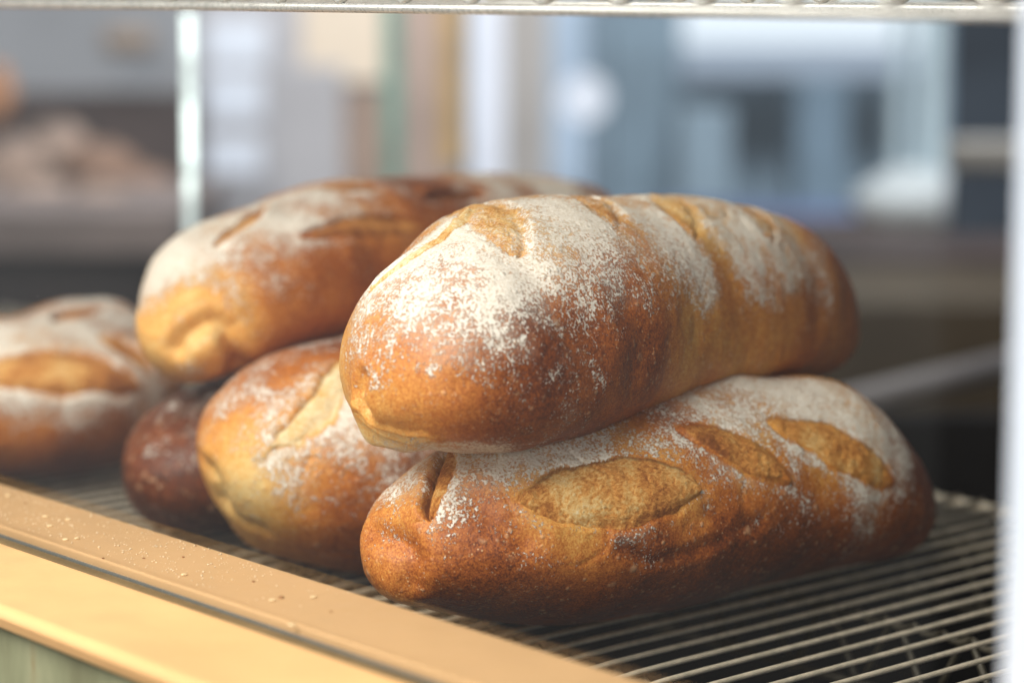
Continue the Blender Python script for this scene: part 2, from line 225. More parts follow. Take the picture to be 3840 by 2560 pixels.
# ------------------------------------------------------------------ loaves
DATA = json.loads(r'''{
"T":{"p":[0.03489,0.8195,0.0937,1.00899,-0.03317,-0.06335,0.29393,0.0482,0.04638,0.02991,3.0287,3.05327,-0.0049,-0.01125,-0.08074,-0.01117],"bumps":[[-0.12463,0.02425,-0.00324,0.00138,0.016],[-0.12463,0.02349,0.00433,0.00066,0.016],[-0.11581,0.02344,0.01865,-0.00075,0.016],[-0.10922,0.02226,0.02527,-0.00149,0.016],[-0.09834,0.02047,0.03239,-0.00061,0.016],[-0.08218,0.01491,0.0401,0.0001,0.016],[-0.07348,0.01353,0.04223,0.00117,0.016],[-0.05978,0.01218,0.04434,0.00073,0.016],[-0.02045,0.00177,0.04679,-0.00037,0.016],[0.02045,-0.00216,0.0457,-0.00109,0.016],[0.05026,-0.01204,0.04263,-0.00048,0.016],[0.09048,-0.02644,0.03009,0.00104,0.016],[0.11581,-0.03375,0.01265,0.00011,0.016],[0.12463,-0.03523,0.0007,-0.00115,0.016],[0.12727,-0.03506,-0.00979,-0.00194,0.016],[0.12184,-0.03461,-0.01701,0.0,0.016],[0.11581,-0.0327,-0.02049,0.00351,0.016],[0.05026,-0.02446,-0.02678,-0.00103,0.016],[-0.02552,-0.02723,-0.02699,-0.00165,0.016],[-0.05026,-0.02576,-0.02781,-0.00107,0.016],[-0.09048,-0.01718,-0.02832,0.00035,0.016],[-0.10572,-0.01021,-0.02722,0.00063,0.016],[-0.10922,-0.00457,-0.02674,0.00063,0.016],[-0.12463,0.01402,-0.01948,-0.00043,0.016],[-0.12727,0.02008,-0.01279,-0.00232,0.016],[-0.11874,0.0239,0.01228,0.00076,0.016],[-0.07793,0.02064,0.03957,-0.00015,0.016],[0.03553,-0.02824,-0.0251,-0.00118,0.016],[-0.00513,-0.01917,-0.02804,-0.0013,0.016],[-0.05973,-0.03004,-0.02585,-0.00075,0.016],[-0.1127,0.0024,-0.02657,-0.00045,0.016],[0.01024,-0.00519,0.04495,-0.00021,0.016],[0.08221,-0.02054,0.0355,-0.00033,0.016],[0.06437,-0.01727,-0.02744,-0.00103,0.016],[-0.07787,-0.02645,-0.0272,0.00029,0.016],[0.0255,0.00156,0.04429,-0.00014,0.016],[-0.11883,0.00859,-0.02294,0.00089,0.016],[0.10573,-0.03198,0.02048,-0.00033,0.016],[-0.0,-0.01601,-0.02743,-0.00024,0.016]],"slash":[{"A":[-0.10594,-0.02835,0.03128],
"B":[-0.0616,0.01879,0.04361],"n":[-0.20591,-0.0493,0.97733],"sd":[0.70858,-0.69634,0.11417],"wu":0.0105,"wl":0.0105,"bow":0,"dep":0.0014,"bul":0.0003,"lu":0.0002,"ll":0.0003,"gr":0.3,"cs":0.6,"cl":0.25,"sf":2.5,"wb":1.6},
 {"A":[-0.05757,-0.03444,0.03533],
"B":[-0.01584,0.00646,0.04603],"n":[0.01291,-0.16411,0.98636],"sd":[0.7106,-0.69249,-0.12452],"wu":0.008,"wl":0.008,"bow":0,"dep":0.0012,"bul":0.0003,"lu":0.0002,"ll":0.0002,"gr":0.2,"cs":0.54,"cl":0.2,"sf":2.8,"wb":1.8},
 {"A":[-0.01297,-0.03799,0.03096],
"B":[0.02723,0.00167,0.04403],"n":[0.05762,-0.21299,0.97535],"sd":[0.72017,-0.66774,-0.18836],"wu":0.008,"wl":0.007,"bow":0,"dep":0.0011,"bul":0.0003,"lu":0.0002,"ll":0.0002,"gr":0.1,"cs":0.52,"cl":0.2,"sf":2.8,"wb":1.8},
 {"A":[0.03989,-0.03974,0.02609],
"B":[0.07923,0.00105,0.0383],"n":[0.10733,-0.23762,0.96541],"sd":[0.73374,-0.63631,-0.23819],"wu":0.008,"wl":0.008,"bow":0,"dep":0.0012,"bul":0.0003,"lu":0.0004,"ll":0.0002,"gr":0.1,"cs":0.52,"cl":0.2,"sf":2.8,"wb":1.8},
 {"A":[-0.12598,0.01146,0.02077],
"B":[-0.0805,0.00384,0.04384],"n":[-0.40451,0.20765,0.89065],"sd":[0.2246,0.96661,-0.12335],"wu":0.00287,"wl":0.00343,"bow":-0.00778,"dep":0.0006,"bul":0.001,"lu":0.0012,"ll":0,"gr":0.3,"pale":0.4}],"flour":[[-0.1089,-0.0142,0.035,0.95],[-0.1197,-0.0089,0.0305,0.9],[-0.1214,-0.0266,0.0251,0.95],[-0.1289,-0.0067,0.0248,0.85],[-0.1316,-0.0254,0.0184,0.9],[-0.1358,-0.0035,0.0185,0.75],[-0.1384,-0.0206,0.0139,0.9],[-0.1363,-0.0295,0.0087,0.8],[-0.1389,0.0021,0.0125,0.65],[-0.1407,0.0041,0.0074,0.45],[-0.1439,-0.0091,0.0078,0.5],[-0.1426,-0.0227,0.0051,0.45],[-0.1316,-0.0346,0.0069,0.6],[-0.118,-0.0373,0.0171,0.75],[-0.0954,-0.0386,0.026,0.85],[-0.0965,-0.0325,0.0314,0.95],[-0.1079,-0.036,0.0245,0.95],[-0.0954,-0.0435,0.0186,0.6],[-0.084,-0.0465,0.0151,0.4],[-0.1059,-0.0443,0.0112,0.45],[-0.123,-0.0399,0.0064,0.4],[-0.1214,-0.0417,-0.0007,0.25],[-0.1049,-0.0463,0.0027,0.3],[-0.078,-0.0437,0.0225,0.75],[-0.0562,-0.0442,0.0234,0.64],[-0.0576,-0.0476,0.0154,0.44],[-0.0399,-0.0467,0.0173,0.44],[-0.0173,-0.0446,0.0208,0.68],[0.0173,-0.0403,0.0265,0.72],[0.0058,-0.0455,0.0165,0.48],[0.044,-0.0397,0.0258,0.8],[0.0385,-0.0443,0.0177,0.56],[0.068,-0.0414,0.0202,0.48],[0.068,-0.0451,0.0103,0.36],[-0.0413,-0.039,0.0309,0.72],[-0.0718,-0.0296,0.0379,0.9],[-0.091,-0.0204,0.039,0.5],[-0.1008,-0.0259,0.0343,0.5],[-0.044,-0.0282,0.0401,0.5],[0.0014,-0.0309,0.0369,0.48],[0.0454,-0.0334,0.0327,0.56],[-0.0244,-0.0305,0.0383,0.68],[0.0173,-0.0324,0.0352,0.64],[0.0706,-0.0343,0.0291,0.72],[0.0768,-0.0439,0.0119,0.36],[-0.1451,-0.0013,-0.0017,0.02],[-0.1458,-0.019,-0.0031,0.12],[-0.1384,-0.0311,-0.0031,0.18],[-0.1453,-0.0088,-0.0104,0.1],[-0.1418,-0.0215,-0.013,0.1],[-0.1341,-0.0315,-0.0136,0.1],[-0.123,-0.0395,-0.012,0.15],[-0.1089,-0.0452,-0.0084,0.28],[-0.1049,-0.0465,-0.004,0.3],[-0.0875,-0.0478,-0.0107,0.25],[-0.0768,-0.0496,0.0015,0.08],[-0.0454,-0.0495,0.0039,0.02],[-0.0014,-0.0481,0.0017,0.02],[0.0522,-0.0468,-0.0044,0.04],[-0.0628,-0.0491,-0.0079,0.06],[-0.013,-0.0463,-0.0114,0.03],[0.0385,-0.0448,-0.0122,0.05],[0.0731,-0.0458,-0.0076,0.1],[-0.1009,-0.0312,-0.0247,0.3],[-0.1173,-0.0201,-0.025,0.7],[-0.1231,-0.0144,-0.0241,0.65],[-0.0966,-0.0379,-0.0217,0.3],[-0.0804,-0.0436,-0.0183,0.25],[-0.0187,-0.0408,-0.0184,0.12],[0.0899,-0.0447,-0.0076,0.04],[0.0876,-0.0443,0.0049,0.16]],"bake":[[-0.1237,0.011,-0.0205,0.04,0.0025],[-0.1275,0.004,-0.0211,0.05,0.0025],[-0.1253,0.001,-0.0227,0.08,0.0025],[-0.131,-0.0066,-0.0212,0.1,0.0025],[-0.1252,0.0131,-0.0188,0.1,0.002],[-0.1451,-0.0016,-0.0007,0.4],[-0.1417,0.0059,-0.0062,0.37],[-0.1378,0.0115,-0.0006,0.48],[-0.1469,-0.0106,-0.0056,0.46],[-0.1405,0.0009,-0.0138,0.36],[-0.1441,-0.0232,-0.0052,0.58],[-0.1363,-0.033,-0.0055,0.66],[-0.1393,-0.0197,-0.0158,0.54],[-0.1229,0.0101,-0.0212,0.18],[-0.1253,0.001,-0.0227,0.2],[-0.131,-0.0077,-0.0212,0.26],[-0.1252,0.0131,-0.0188,0.22],[-0.1261,-0.0338,-0.0169,0.78],[-0.1163,-0.0423,-0.0115,0.79],[-0.1172,-0.0433,-0.0015,0.74],[-0.0944,-0.044,-0.0166,0.78],[-0.0998,-0.0474,-0.0003,0.76],[-0.084,-0.0465,0.0151,0.82],[-0.0768,-0.0494,-0.0052,0.6],[-0.0589,-0.0482,0.0133,0.66],[-0.0329,-0.0491,-0.0001,0.46],[-0.0,-0.048,-0.003,0.46],[0.0357,-0.0462,-0.009,0.48],[-0.0301,-0.0471,-0.0111,0.5],[0.0718,-0.0461,-0.0046,0.58],[0.091,-0.0444,0.0013,0.6],[-0.0509,-0.0444,0.023,0.6],[0.0029,-0.0471,0.0109,0.58],[-0.1289,-0.029,0.0181,0.7],[-0.1289,-0.0146,0.0245,0.6],[-0.1069,-0.0308,0.0294,0.6],[-0.0965,-0.0236,0.0365,0.3],[-0.0852,-0.0168,0.0412,0.34],[-0.0454,-0.0295,0.0393,0.36],[-0.0014,-0.0321,0.0361,0.33],[0.0468,-0.0323,0.0335,0.33],[-0.1049,-0.0223,0.0345,0.46],[-0.105,-0.0355,-0.0221,0.7],[-0.1444,-0.0094,0.0066,0.52]],"groove":[{"pts":[[-0.1387,0.0065,-0.0126],[-0.1372,0.0032,-0.0158],[-0.1357,-0.0027,-0.0183],[-0.1341,-0.0082,-0.0198],[-0.1347,-0.0137,-0.0194]],"w":0.0016,"d":0.0035,"bk":-0.1,"rg":0.35},
 {"pts":[[-0.1443,0.0008,-0.002],[-0.1434,0.0028,-0.006],[-0.1424,0.002,-0.0108]],"w":0.0022,"d":0.0022,"bk":-0.1,"rg":0.35},
 {"pts":[[-0.0756,-0.0482,0.0118],[-0.0705,-0.0497,0.0025],[-0.0768,-0.0494,-0.0052]],"w":0.006,"d":0.001,"bk":0,"rg":0.35},
 {"pts":[[-0.1079,-0.0302,0.0294],[-0.1099,-0.0401,0.018],[-0.1008,-0.0462,0.0082]],"w":0.008,"d":0.0012,"bk":0,"rg":0.35}],"lump":[[-0.1229,0.0101,-0.0212,0.003,0.0045],[-0.1253,0.001,-0.0227,0.003,0.0045],[-0.1252,0.0131,-0.0188,0.002,0.004],[-0.1214,0.0077,-0.0227,-0.0015,0.002],[-0.1329,-0.0119,-0.0204,-0.002,0.002],[-0.1439,-0.0233,-0.0009,0.002,0.02],[-0.0628,-0.0498,0.0027,0.0015,0.02],[-0.1127,-0.0447,-0.0036,0.0015,0.02]]},
"B":{"p":[0.05112,0.79812,0.03822,0.77364,-0.01572,-0.20755,0.24945,0.05311,0.04145,0.0354,2.34389,2.68836,0.00087,-0.01663,0.02616,0.00115],"bumps":[[-0.1172,0.02007,0.00172,0.0004,0.016],[-0.1121,0.02031,0.01299,-0.00107,0.016],[-0.09554,0.02025,0.02434,-0.0002,0.016],[-0.08664,0.01848,0.02853,-0.00062,0.016],[0.05073,-0.01475,0.03697,-0.00357,0.016],[0.05855,-0.01717,0.03478,0.00117,0.016],[0.06609,-0.02178,0.03135,0.00278,0.016],[0.07679,-0.02498,0.02608,0.00045,0.016],[0.08346,-0.02766,0.02137,-0.00098,0.016],[0.09269,-0.03254,0.01099,-0.0009,0.016],[0.1009,-0.03245,0.00159,-0.00169,0.016],[0.10577,-0.03147,-0.00779,-0.00113,0.016],[0.10577,-0.02785,-0.02373,0.00062,0.016],[0.1009,-0.0264,-0.02755,0.00267,0.016],[0.05855,-0.01717,-0.03468,-0.00125,0.016],[0.03017,-0.01534,-0.03483,-0.0008,0.016],[-0.03017,-0.01203,-0.03399,0.00022,0.016],[-0.05467,-0.00176,-0.03224,0.0003,0.016],[-0.07679,0.00788,-0.02822,0.00149,0.016],[-0.08972,0.01174,-0.02446,-0.00205,0.016],[-0.11564,0.01886,-0.00806,0.00046,0.016],[-0.10571,0.01952,0.01869,0.00063,0.016],[0.06968,-0.01067,-0.03452,-0.00143,0.016],[0.02164,-0.02103,-0.0331,-0.00063,0.016],[0.05063,-0.02234,-0.03186,-0.0005,0.016],[0.1081,-0.02989,-0.01742,-0.00014,0.016],[-0.11575,0.0207,0.00755,-0.00013,0.016],[0.08641,-0.03331,0.01252,0.00033,0.016],[-0.08337,0.01661,-0.02476,-0.00013,0.016]],"slash":[{"A":[-0.09719,-0.0319,0.01052],
"B":[-0.03738,-0.05064,0.00559],"n":[-0.27076,-0.9376,0.21815],"sd":[0.13863,0.18627,0.97267],"wu":0.01289,"wl":0.00909,"bow":-0.00102,"dep":0.0007,"bul":0.002,"lu":0.0002,"ll":0.0008,"gr":0.9,"cl":0.95,"wb":1.5},
 {"A":[-0.03503,-0.04191,0.02472],
"B":[0.00367,-0.05309,0.00227],"n":[-0.05012,-0.92196,0.38402],"sd":[0.54191,0.29788,0.78588],"wu":0.00902,"wl":0.00471,"bow":-0.00116,"dep":0.0007,"bul":0.001,"lu":0.0004,"ll":0.0001,"gr":0.7,"cs":0.58,"cl":0.85,"sf":2},
 {"A":[0.0049,-0.04605,0.02238],
"B":[0.06306,-0.04889,-0.00545],"n":[0.05663,-0.95835,0.27992],"sd":[0.42583,0.27677,0.86143],"wu":0.01002,"wl":0.00713,"bow":-0.00086,"dep":0.0007,"bul":0.001,"lu":0.0006,"ll":0.0001,"gr":0.7,"cs":0.58,"cl":0.85,"sf":2},
 {"A":[-0.11783,-0.01407,0.00935],
"B":[-0.094,-0.00021,0.02838],"n":[-0.55846,-0.29516,0.77524],"sd":[-0.49,0.87147,-0.02118],"wu":0.00466,"wl":0.00346,"bow":-0.00221,"dep":0.005,"bul":0.0012,"lu":0.0018,"ll":0.0006,"gr":1}],"flour":[[-0.111,0.0128,0.0181,0.75],[-0.1094,0.004,0.0211,0.9],[-0.1157,-0.0046,0.0164,0.8],[-0.1193,0.0043,0.0131,0.55],[-0.1197,-0.0079,0.0112,0.6],[-0.1206,0.0094,0.0099,0.3],[-0.1076,-0.0191,0.0168,0.95],[-0.1002,-0.0201,0.0213,0.95],[-0.0899,-0.0248,0.0236,0.95],[-0.0791,-0.0277,0.026,0.95],[-0.0672,-0.0312,0.0274,0.85],[-0.1138,-0.0183,0.011,0.85],[-0.1082,-0.0236,0.0114,0.65],[-0.1016,-0.027,0.014,0.6],[-0.0956,-0.0295,0.0161,0.65],[-0.0847,-0.0306,0.0216,0.7],[-0.1009,-0.0312,0.0061,0.4],[-0.1127,-0.0222,0.0056,0.3],[-0.094,-0.0352,0.0048,0.5],[-0.0819,-0.0408,0.0021,0.5],[-0.0703,-0.0446,-0.0011,0.45],[-0.0577,-0.0477,-0.0031,0.3],[-0.105,-0.0291,-0.0009,0.22],[-0.1117,-0.0238,-0.0001,0.1],[-0.0864,-0.039,-0.0023,0.2],[-0.1216,-0.0106,0.0047,0.15],[-0.0533,-0.0397,0.0236,0.4],[-0.0443,-0.0437,0.0207,0.35],[-0.0279,-0.0396,0.0279,0.75],[-0.011,-0.0413,0.0274,0.9],[-0.011,-0.0382,0.0301,0.9],[-0.0385,-0.0367,0.0291,0.7],[-0.0243,-0.0489,0.0158,0.5],[-0.0159,-0.0521,0.0071,0.7],[-0.0219,-0.0509,0.0109,0.65],[-0.0147,-0.0525,0.0044,0.5],[-0.035,-0.0488,0.0138,0.25],[0.0012,-0.0448,0.024,0.4],[0.0207,-0.0404,0.0282,0.95],[0.0374,-0.0408,0.0263,0.95],[0.0511,-0.0444,0.0199,0.95],[0.0599,-0.0481,0.0084,0.9],[0.0723,-0.0464,-0.0016,0.8],[0.0134,-0.0525,0.0077,0.6],[0.0243,-0.053,-0.0003,0.75],[0.0327,-0.0525,-0.0058,0.6],[0.0049,-0.0528,0.0058,0.45],[0.0455,-0.051,-0.0099,0.5],[0.062,-0.0483,-0.0122,0.55],[0.0073,-0.0532,-0.0,0.2],[0.0207,-0.0523,-0.0096,0.35],[0.0864,-0.0414,-0.0136,0.3],[-0.1244,-0.0033,0.0007,0.05],[-0.11,-0.0245,-0.0058,0.06],[-0.0864,-0.0375,-0.0102,0.06],[-0.0577,-0.0456,-0.0131,0.06],[-0.0219,-0.0514,-0.0105,0.06],[-0.1111,-0.0046,-0.0157,0.04],[-0.0772,-0.0257,-0.0244,0.04],[-0.035,-0.0419,-0.0233,0.03],[0.0231,-0.0486,-0.0183,0.1],[0.0672,-0.0413,-0.0231,0.05],[-0.0122,-0.0527,-0.0052,0.1]],"bake":[[-0.0609,-0.0469,-0.0045,0.86,0.005],[-0.0533,-0.0484,-0.0054,0.86,0.005],[-0.0683,-0.0451,-0.0029,0.83,0.005],[-0.0652,-0.0402,0.0192,0.67,0.005],[-0.0782,-0.0368,0.0178,0.55,0.005],[-0.0544,-0.045,0.0153,0.61,0.005],[-0.0466,-0.048,0.0117,0.55,0.005],[-0.0652,-0.0408,0.0182,0.5,0.006],[-0.081,-0.0368,0.0161,0.4,0.006],[-0.0882,-0.036,0.0117,0.3,0.006],[-0.0772,-0.0414,0.0087,0.22,0.006],[-0.0641,-0.046,0.0046,0.2,0.006],[-0.0511,-0.0488,0.0042,0.3,0.006],[-0.0522,-0.0462,0.0138,0.46,0.006],[-0.0443,-0.0492,0.0087,0.44,0.006],[-0.0609,-0.0449,0.0122,0.34,0.006],[-0.1245,0.0018,0.0034,0.64],[-0.1219,0.0016,-0.0072,0.37],[-0.1218,-0.0105,0.0035,0.64],[-0.1138,-0.0217,0.0032,0.72],[-0.105,-0.0288,-0.004,0.74],[-0.1143,-0.0191,-0.0075,0.8],[-0.0994,-0.0211,-0.0179,0.85],[-0.0864,-0.0375,-0.0102,0.78],[-0.0772,-0.0257,-0.0244,0.88],[-0.0662,-0.0451,-0.008,0.86],[-0.0533,-0.0397,-0.0221,0.89],[-0.0409,-0.0503,-0.0064,0.84],[-0.0291,-0.0467,-0.0191,0.89],[-0.0024,-0.0524,-0.0094,0.83],[0.0159,-0.0446,-0.0229,0.89],[0.035,-0.049,-0.0172,0.85],[0.0641,-0.0437,-0.021,0.83],[0.0772,-0.044,-0.0157,0.75],[-0.0219,-0.0524,0.0,0.73],[-0.0339,-0.0481,0.0156,0.71],[-0.0489,-0.0412,0.0229,0.75],[-0.0763,-0.0253,0.0284,0.71],[-0.0683,-0.0425,0.0134,0.27],[-0.0819,-0.037,0.0151,0.31],[-0.0891,-0.036,0.0107,0.21],[-0.0772,-0.0414,0.0087,0.15],[-0.0641,-0.046,0.0046,0.13],[-0.05,-0.0491,0.0035,0.21],[-0.0533,-0.047,0.0108,0.35],[-0.0588,-0.0431,0.0172,0.43],[-0.0683,-0.0398,0.0184,0.39],[-0.0443,-0.0485,0.0111,0.59],[-0.0577,-0.0477,-0.0013,0.59],[-0.0753,-0.043,0.0033,0.31],[-0.0171,-0.0484,0.0177,0.41],[-0.0061,-0.0517,0.0104,0.37],[0.0291,-0.0497,0.0149,0.43],[0.0455,-0.0513,0.0043,0.39],[0.0207,-0.0519,0.0096,0.37],[-0.0219,-0.0461,0.021,0.45],[-0.1106,-0.0106,0.019,0.31],[-0.1161,-0.0123,0.0132,0.34],[-0.1015,0.0072,-0.0197,0.83],[0.0856,-0.0366,-0.0253,0.88],[-0.107,-0.0271,0.0055,0.7]],"groove":[{"pts":[[-0.1228,0.0075,0.0069],[-0.1239,-0.0016,0.0056],[-0.1234,-0.0071,0.0014],[-0.1226,-0.0088,-0.0021],[-0.1204,-0.0057,-0.0083]],"w":0.0035,"d":0.0018,"bk":0.08,"rg":0.35},
 {"pts":[[-0.035,-0.0513,-0.0015],[-0.0267,-0.0516,-0.008],[-0.0134,-0.0523,-0.0081]],"w":0.0025,"d":0.0008,"bk":0.06,"rg":0.35},
 {"pts":[[-0.0693,-0.0444,-0.0073],[-0.0577,-0.0456,-0.0131],[-0.042,-0.0486,-0.0129],[-0.0315,-0.0505,-0.011]],"w":0.0022,"d":0.0008,"bk":0.1,"rg":0.35},
 {"pts":[[-0.107,-0.0217,0.0151],[-0.1044,-0.0288,0.0065],[-0.0987,-0.0331,-0.0005]],"w":0.004,"d":0.001,"bk":0,"rg":0.35}],"lump":[[-0.1243,-0.0038,0.0015,-0.0042,0.0065],[-0.1201,0.0032,-0.0093,0.0032,0.008],[-0.0609,-0.0467,-0.0065,0.001,0.012]]},
"K":{"p":[-0.05214,0.99864,0.09874,0.92592,0.01165,-0.10889,0.29151,0.04367,0.03271,0.02916,3.16677,2.83323,-0.01781,0.00276,-0.10927,-0.01007],"bumps":[[-0.131,0.01661,-0.00787,-0.00118,0.016],[-0.11792,0.0198,0.00563,0.00061,0.016],[-0.10832,0.01962,0.01268,-0.0019,0.016],[-0.10125,0.01659,0.01796,0.00612,0.016],[-0.08973,0.01491,0.02297,-0.00307,0.016],[-0.06843,0.01299,0.02856,-8e-05,0.016],[-0.0546,0.00896,0.03112,-0.00154,0.016],[-0.00509,-0.0018,0.03281,-0.001,0.016],[0.02028,-0.00194,0.03216,-0.00031,0.016],[0.07724,-0.00933,0.02844,-0.00027,0.016],[0.131,-0.02267,0.0131,0.00024,0.016],[-0.13514,0.01353,-0.01474,-0.00352,0.016],[-0.13696,0.00854,-0.02382,-0.00245,0.016],[-0.13315,0.00367,-0.0288,0.0026,0.016],[-0.12869,-0.00147,-0.03102,0.00361,0.016],[-0.12361,-0.00848,-0.03211,0.00281,0.016],[-0.11165,-0.01425,-0.03265,-0.00013,0.016],[-0.08973,-0.01817,-0.03185,-0.003,0.016],[-0.0546,-0.01685,-0.0301,-0.00162,0.016],[-0.07284,0.00749,0.02787,-0.00023,0.016],[-0.03525,0.00705,0.03196,0.00099,0.016],[-0.0,0.00175,0.03186,-0.00038,0.016],[-0.13456,0.01125,-0.0081,-0.00017,0.016],[-0.12079,0.02175,-0.00017,0.00166,0.016],[-0.11801,-0.01669,-0.03358,-0.00203,0.016],[-0.04015,-0.00832,-0.02924,-0.00032,0.016],[-0.01523,-0.00762,0.03174,-0.00017,0.016],[-0.07715,-0.00989,-0.03005,-0.00036,0.016],[-0.05922,-0.02101,-0.02764,-0.0002,0.016],[-0.04501,0.01427,0.02991,-0.00041,0.016],[-0.13813,0.00811,-0.01521,-0.00326,0.016],[-0.0974,-0.02533,-0.02788,-0.00016,0.016],[-0.09375,0.01013,0.02386,-0.0002,0.016]],"slash":[{"A":[-0.1171,-0.01513,0.01446],
"B":[-0.07489,-0.0069,0.02793],"n":[-0.31936,-0.19857,0.9266],"sd":[-0.22891,0.96501,0.12791],"wu":0.00516,"wl":0.0037,"bow":-0.00352,"dep":0.003,"bul":0.0006,"lu":0.0004,"ll":0.0025,"gr":0.6,"cs":0.7,"cl":0.6},
 {"A":[-0.09135,-0.03597,0.01482],
"B":[-0.02139,-0.04236,0.01122],"n":[-0.03343,-0.85705,0.51415],"sd":[0.09058,0.50972,0.85556],"wu":0.00854,"wl":0.00261,"bow":-0.00145,"dep":0.0014,"bul":0.0012,"lu":0.0008,"ll":0.0002,"gr":0.6,"cs":0.6,"cl":0.5},
 {"A":[-0.01001,-0.03259,0.02318],
"B":[0.02562,-0.03362,0.0212],"n":[0.02119,-0.63762,0.77006],"sd":[0.05767,0.76973,0.63576],"wu":0.00421,"wl":0.00285,"bow":3e-05,"dep":0.004,"bul":0,"lu":0.002,"ll":0},
 {"A":[-0.04909,-0.01091,0.03111],
"B":[-0.02562,-0.02144,0.02959],"n":[-0.03731,-0.25016,0.96748],"sd":[0.41003,0.87907,0.24311],"wu":0.00501,"wl":0.00551,"bow":-0.00263,"dep":0.003,"bul":0,"lu":0.0,"ll":0}],"flour":[[-0.1156,0.0054,0.0162,1],[-0.1119,-0.0004,0.0187,1],[-0.1249,0.0065,0.0074,1],[-0.133,0.0056,-0.001,0.8],[-0.125,-0.0139,0.0096,0.95],[-0.1418,0.0019,-0.0095,0.4],[-0.1315,-0.0092,0.0044,0.6],[-0.1153,-0.0296,0.0099,0.45],[-0.1041,-0.0288,0.0157,0.9],[-0.088,-0.0257,0.0222,0.95],[-0.07,-0.0206,0.0272,1],[-0.0737,-0.0283,0.0238,0.95],[-0.0636,-0.0292,0.0247,0.75],[-0.0504,-0.0304,0.025,0.75],[-0.034,-0.0302,0.0255,0.6],[-0.102,-0.0372,0.0098,0.5],[-0.1204,-0.0333,0.0035,0.35],[-0.0957,-0.0419,0.0054,0.25],[-0.1318,-0.0298,-0.0034,0.3],[-0.1196,-0.0389,-0.007,0.25],[-0.0968,-0.0439,-0.0102,0.18],[-0.0774,-0.0457,-0.0024,0.15],[-0.0491,-0.0446,0.0072,0.1],[-0.0228,-0.0361,0.0206,0.35],[0.0228,-0.0229,0.0278,0.4],[0.0464,-0.0276,0.0249,0.8],[0.0725,-0.0309,0.0208,0.85],[0.0957,-0.0317,0.0169,0.7],[0.0478,-0.0368,0.0168,0.5],[-0.1394,-0.0197,-0.0051,0.15],[-0.1453,-0.0147,-0.0171,0.1],[-0.1392,-0.0219,-0.0267,0.35],[-0.1374,-0.0133,-0.0308,0.5],[-0.133,-0.0272,-0.0269,0.42],[-0.1319,-0.0212,-0.0309,0.55],[-0.1446,-0.0133,-0.0227,0.3],[-0.1373,-0.0256,-0.0254,0.35],[-0.1324,-0.0319,-0.0213,0.1],[-0.1099,-0.0395,-0.0195,0.25],[-0.0856,-0.0419,-0.0178,0.15],[-0.0157,-0.0404,0.0146,0.2],[-0.1433,-0.0164,-0.0244,0.2]],"bake":[[-0.1427,-0.0222,-0.0182,0.0,0.003],[-0.1414,-0.0242,-0.0155,0.0,0.003],[-0.1395,-0.0265,-0.0136,0.0,0.003],[-0.1368,-0.0294,-0.0129,0.0,0.003],[-0.1347,-0.0313,-0.0132,0.02,0.003],[-0.133,-0.0326,-0.0167,0.08,0.003],[-0.1444,-0.0183,-0.0179,0.34,0.005],[-0.1403,-0.0241,-0.0106,0.42,0.005],[-0.1347,-0.03,-0.0083,0.46,0.005],[-0.1299,-0.0345,-0.0152,0.4,0.005],[-0.1378,-0.0283,-0.0204,0.26,0.005],[-0.133,-0.0291,-0.0252,0.4,0.005],[-0.1228,0.0036,0.0106,0.43],[-0.1376,-0.0178,-0.0021,0.53],[-0.145,-0.0054,-0.0137,0.43],[-0.1453,-0.0143,-0.0194,0.29],[-0.1455,-0.0084,-0.0182,0.31],[-0.1399,-0.0254,-0.0118,0.27],[-0.1377,-0.0287,-0.0146,0.22],[-0.1382,-0.0279,-0.0128,0.09],[-0.1352,-0.0308,-0.0131,0.09],[-0.1407,-0.0253,-0.0161,0.13],[-0.1411,-0.023,-0.0233,0.29],[-0.1368,-0.0294,-0.0192,0.27],[-0.1342,-0.0284,-0.0251,0.55],[-0.1258,-0.0266,-0.0293,0.63],[-0.1265,-0.0351,-0.0205,0.43],[-0.1204,-0.0386,-0.015,0.55],[-0.1243,-0.0359,-0.0042,0.55],[-0.1089,-0.0411,-0.0013,0.63],[-0.0891,-0.0449,-0.0024,0.66],[-0.0636,-0.0455,0.0029,0.67],[-0.0774,-0.0447,-0.0122,0.65],[-0.0478,-0.044,0.0088,0.67],[-0.0989,-0.0404,-0.0193,0.58],[-0.0558,-0.0409,0.015,0.51],[-0.0409,-0.0398,0.0168,0.51],[-0.0214,-0.0375,0.019,0.69],[0.0086,-0.0334,0.0218,0.78],[0.0354,-0.0347,0.0199,0.58],[0.0687,-0.0333,0.019,0.53],[-0.1051,-0.019,0.0192,0.46],[-0.0936,-0.0201,0.0226,0.48],[-0.0914,-0.0388,0.0118,0.63],[0.1041,-0.0304,0.0163,0.58]],"groove":[{"pts":[[-0.1442,-0.0185,-0.0203],[-0.1432,-0.021,-0.0163],[-0.1411,-0.0244,-0.0138],[-0.1386,-0.027,-0.0117],[-0.1363,-0.0295,-0.0111],[-0.1341,-0.0317,-0.0124],[-0.1318,-0.0334,-0.0152],[-0.1305,-0.0335,-0.0198],[-0.1272,-0.0315,-0.0254],[-0.1188,-0.0234,-0.031]],"w":0.004,"d":0.006,"bk":0,"rg":0},
 {"pts":[[-0.061,-0.0456,0.0026],[-0.0518,-0.0454,-0.007],[-0.0531,-0.0404,-0.0182]],"w":0.006,"d":0.001,"bk":0,"rg":0.35}],"lump":[[-0.1378,-0.0283,-0.0204,0.0016,0.01]]},
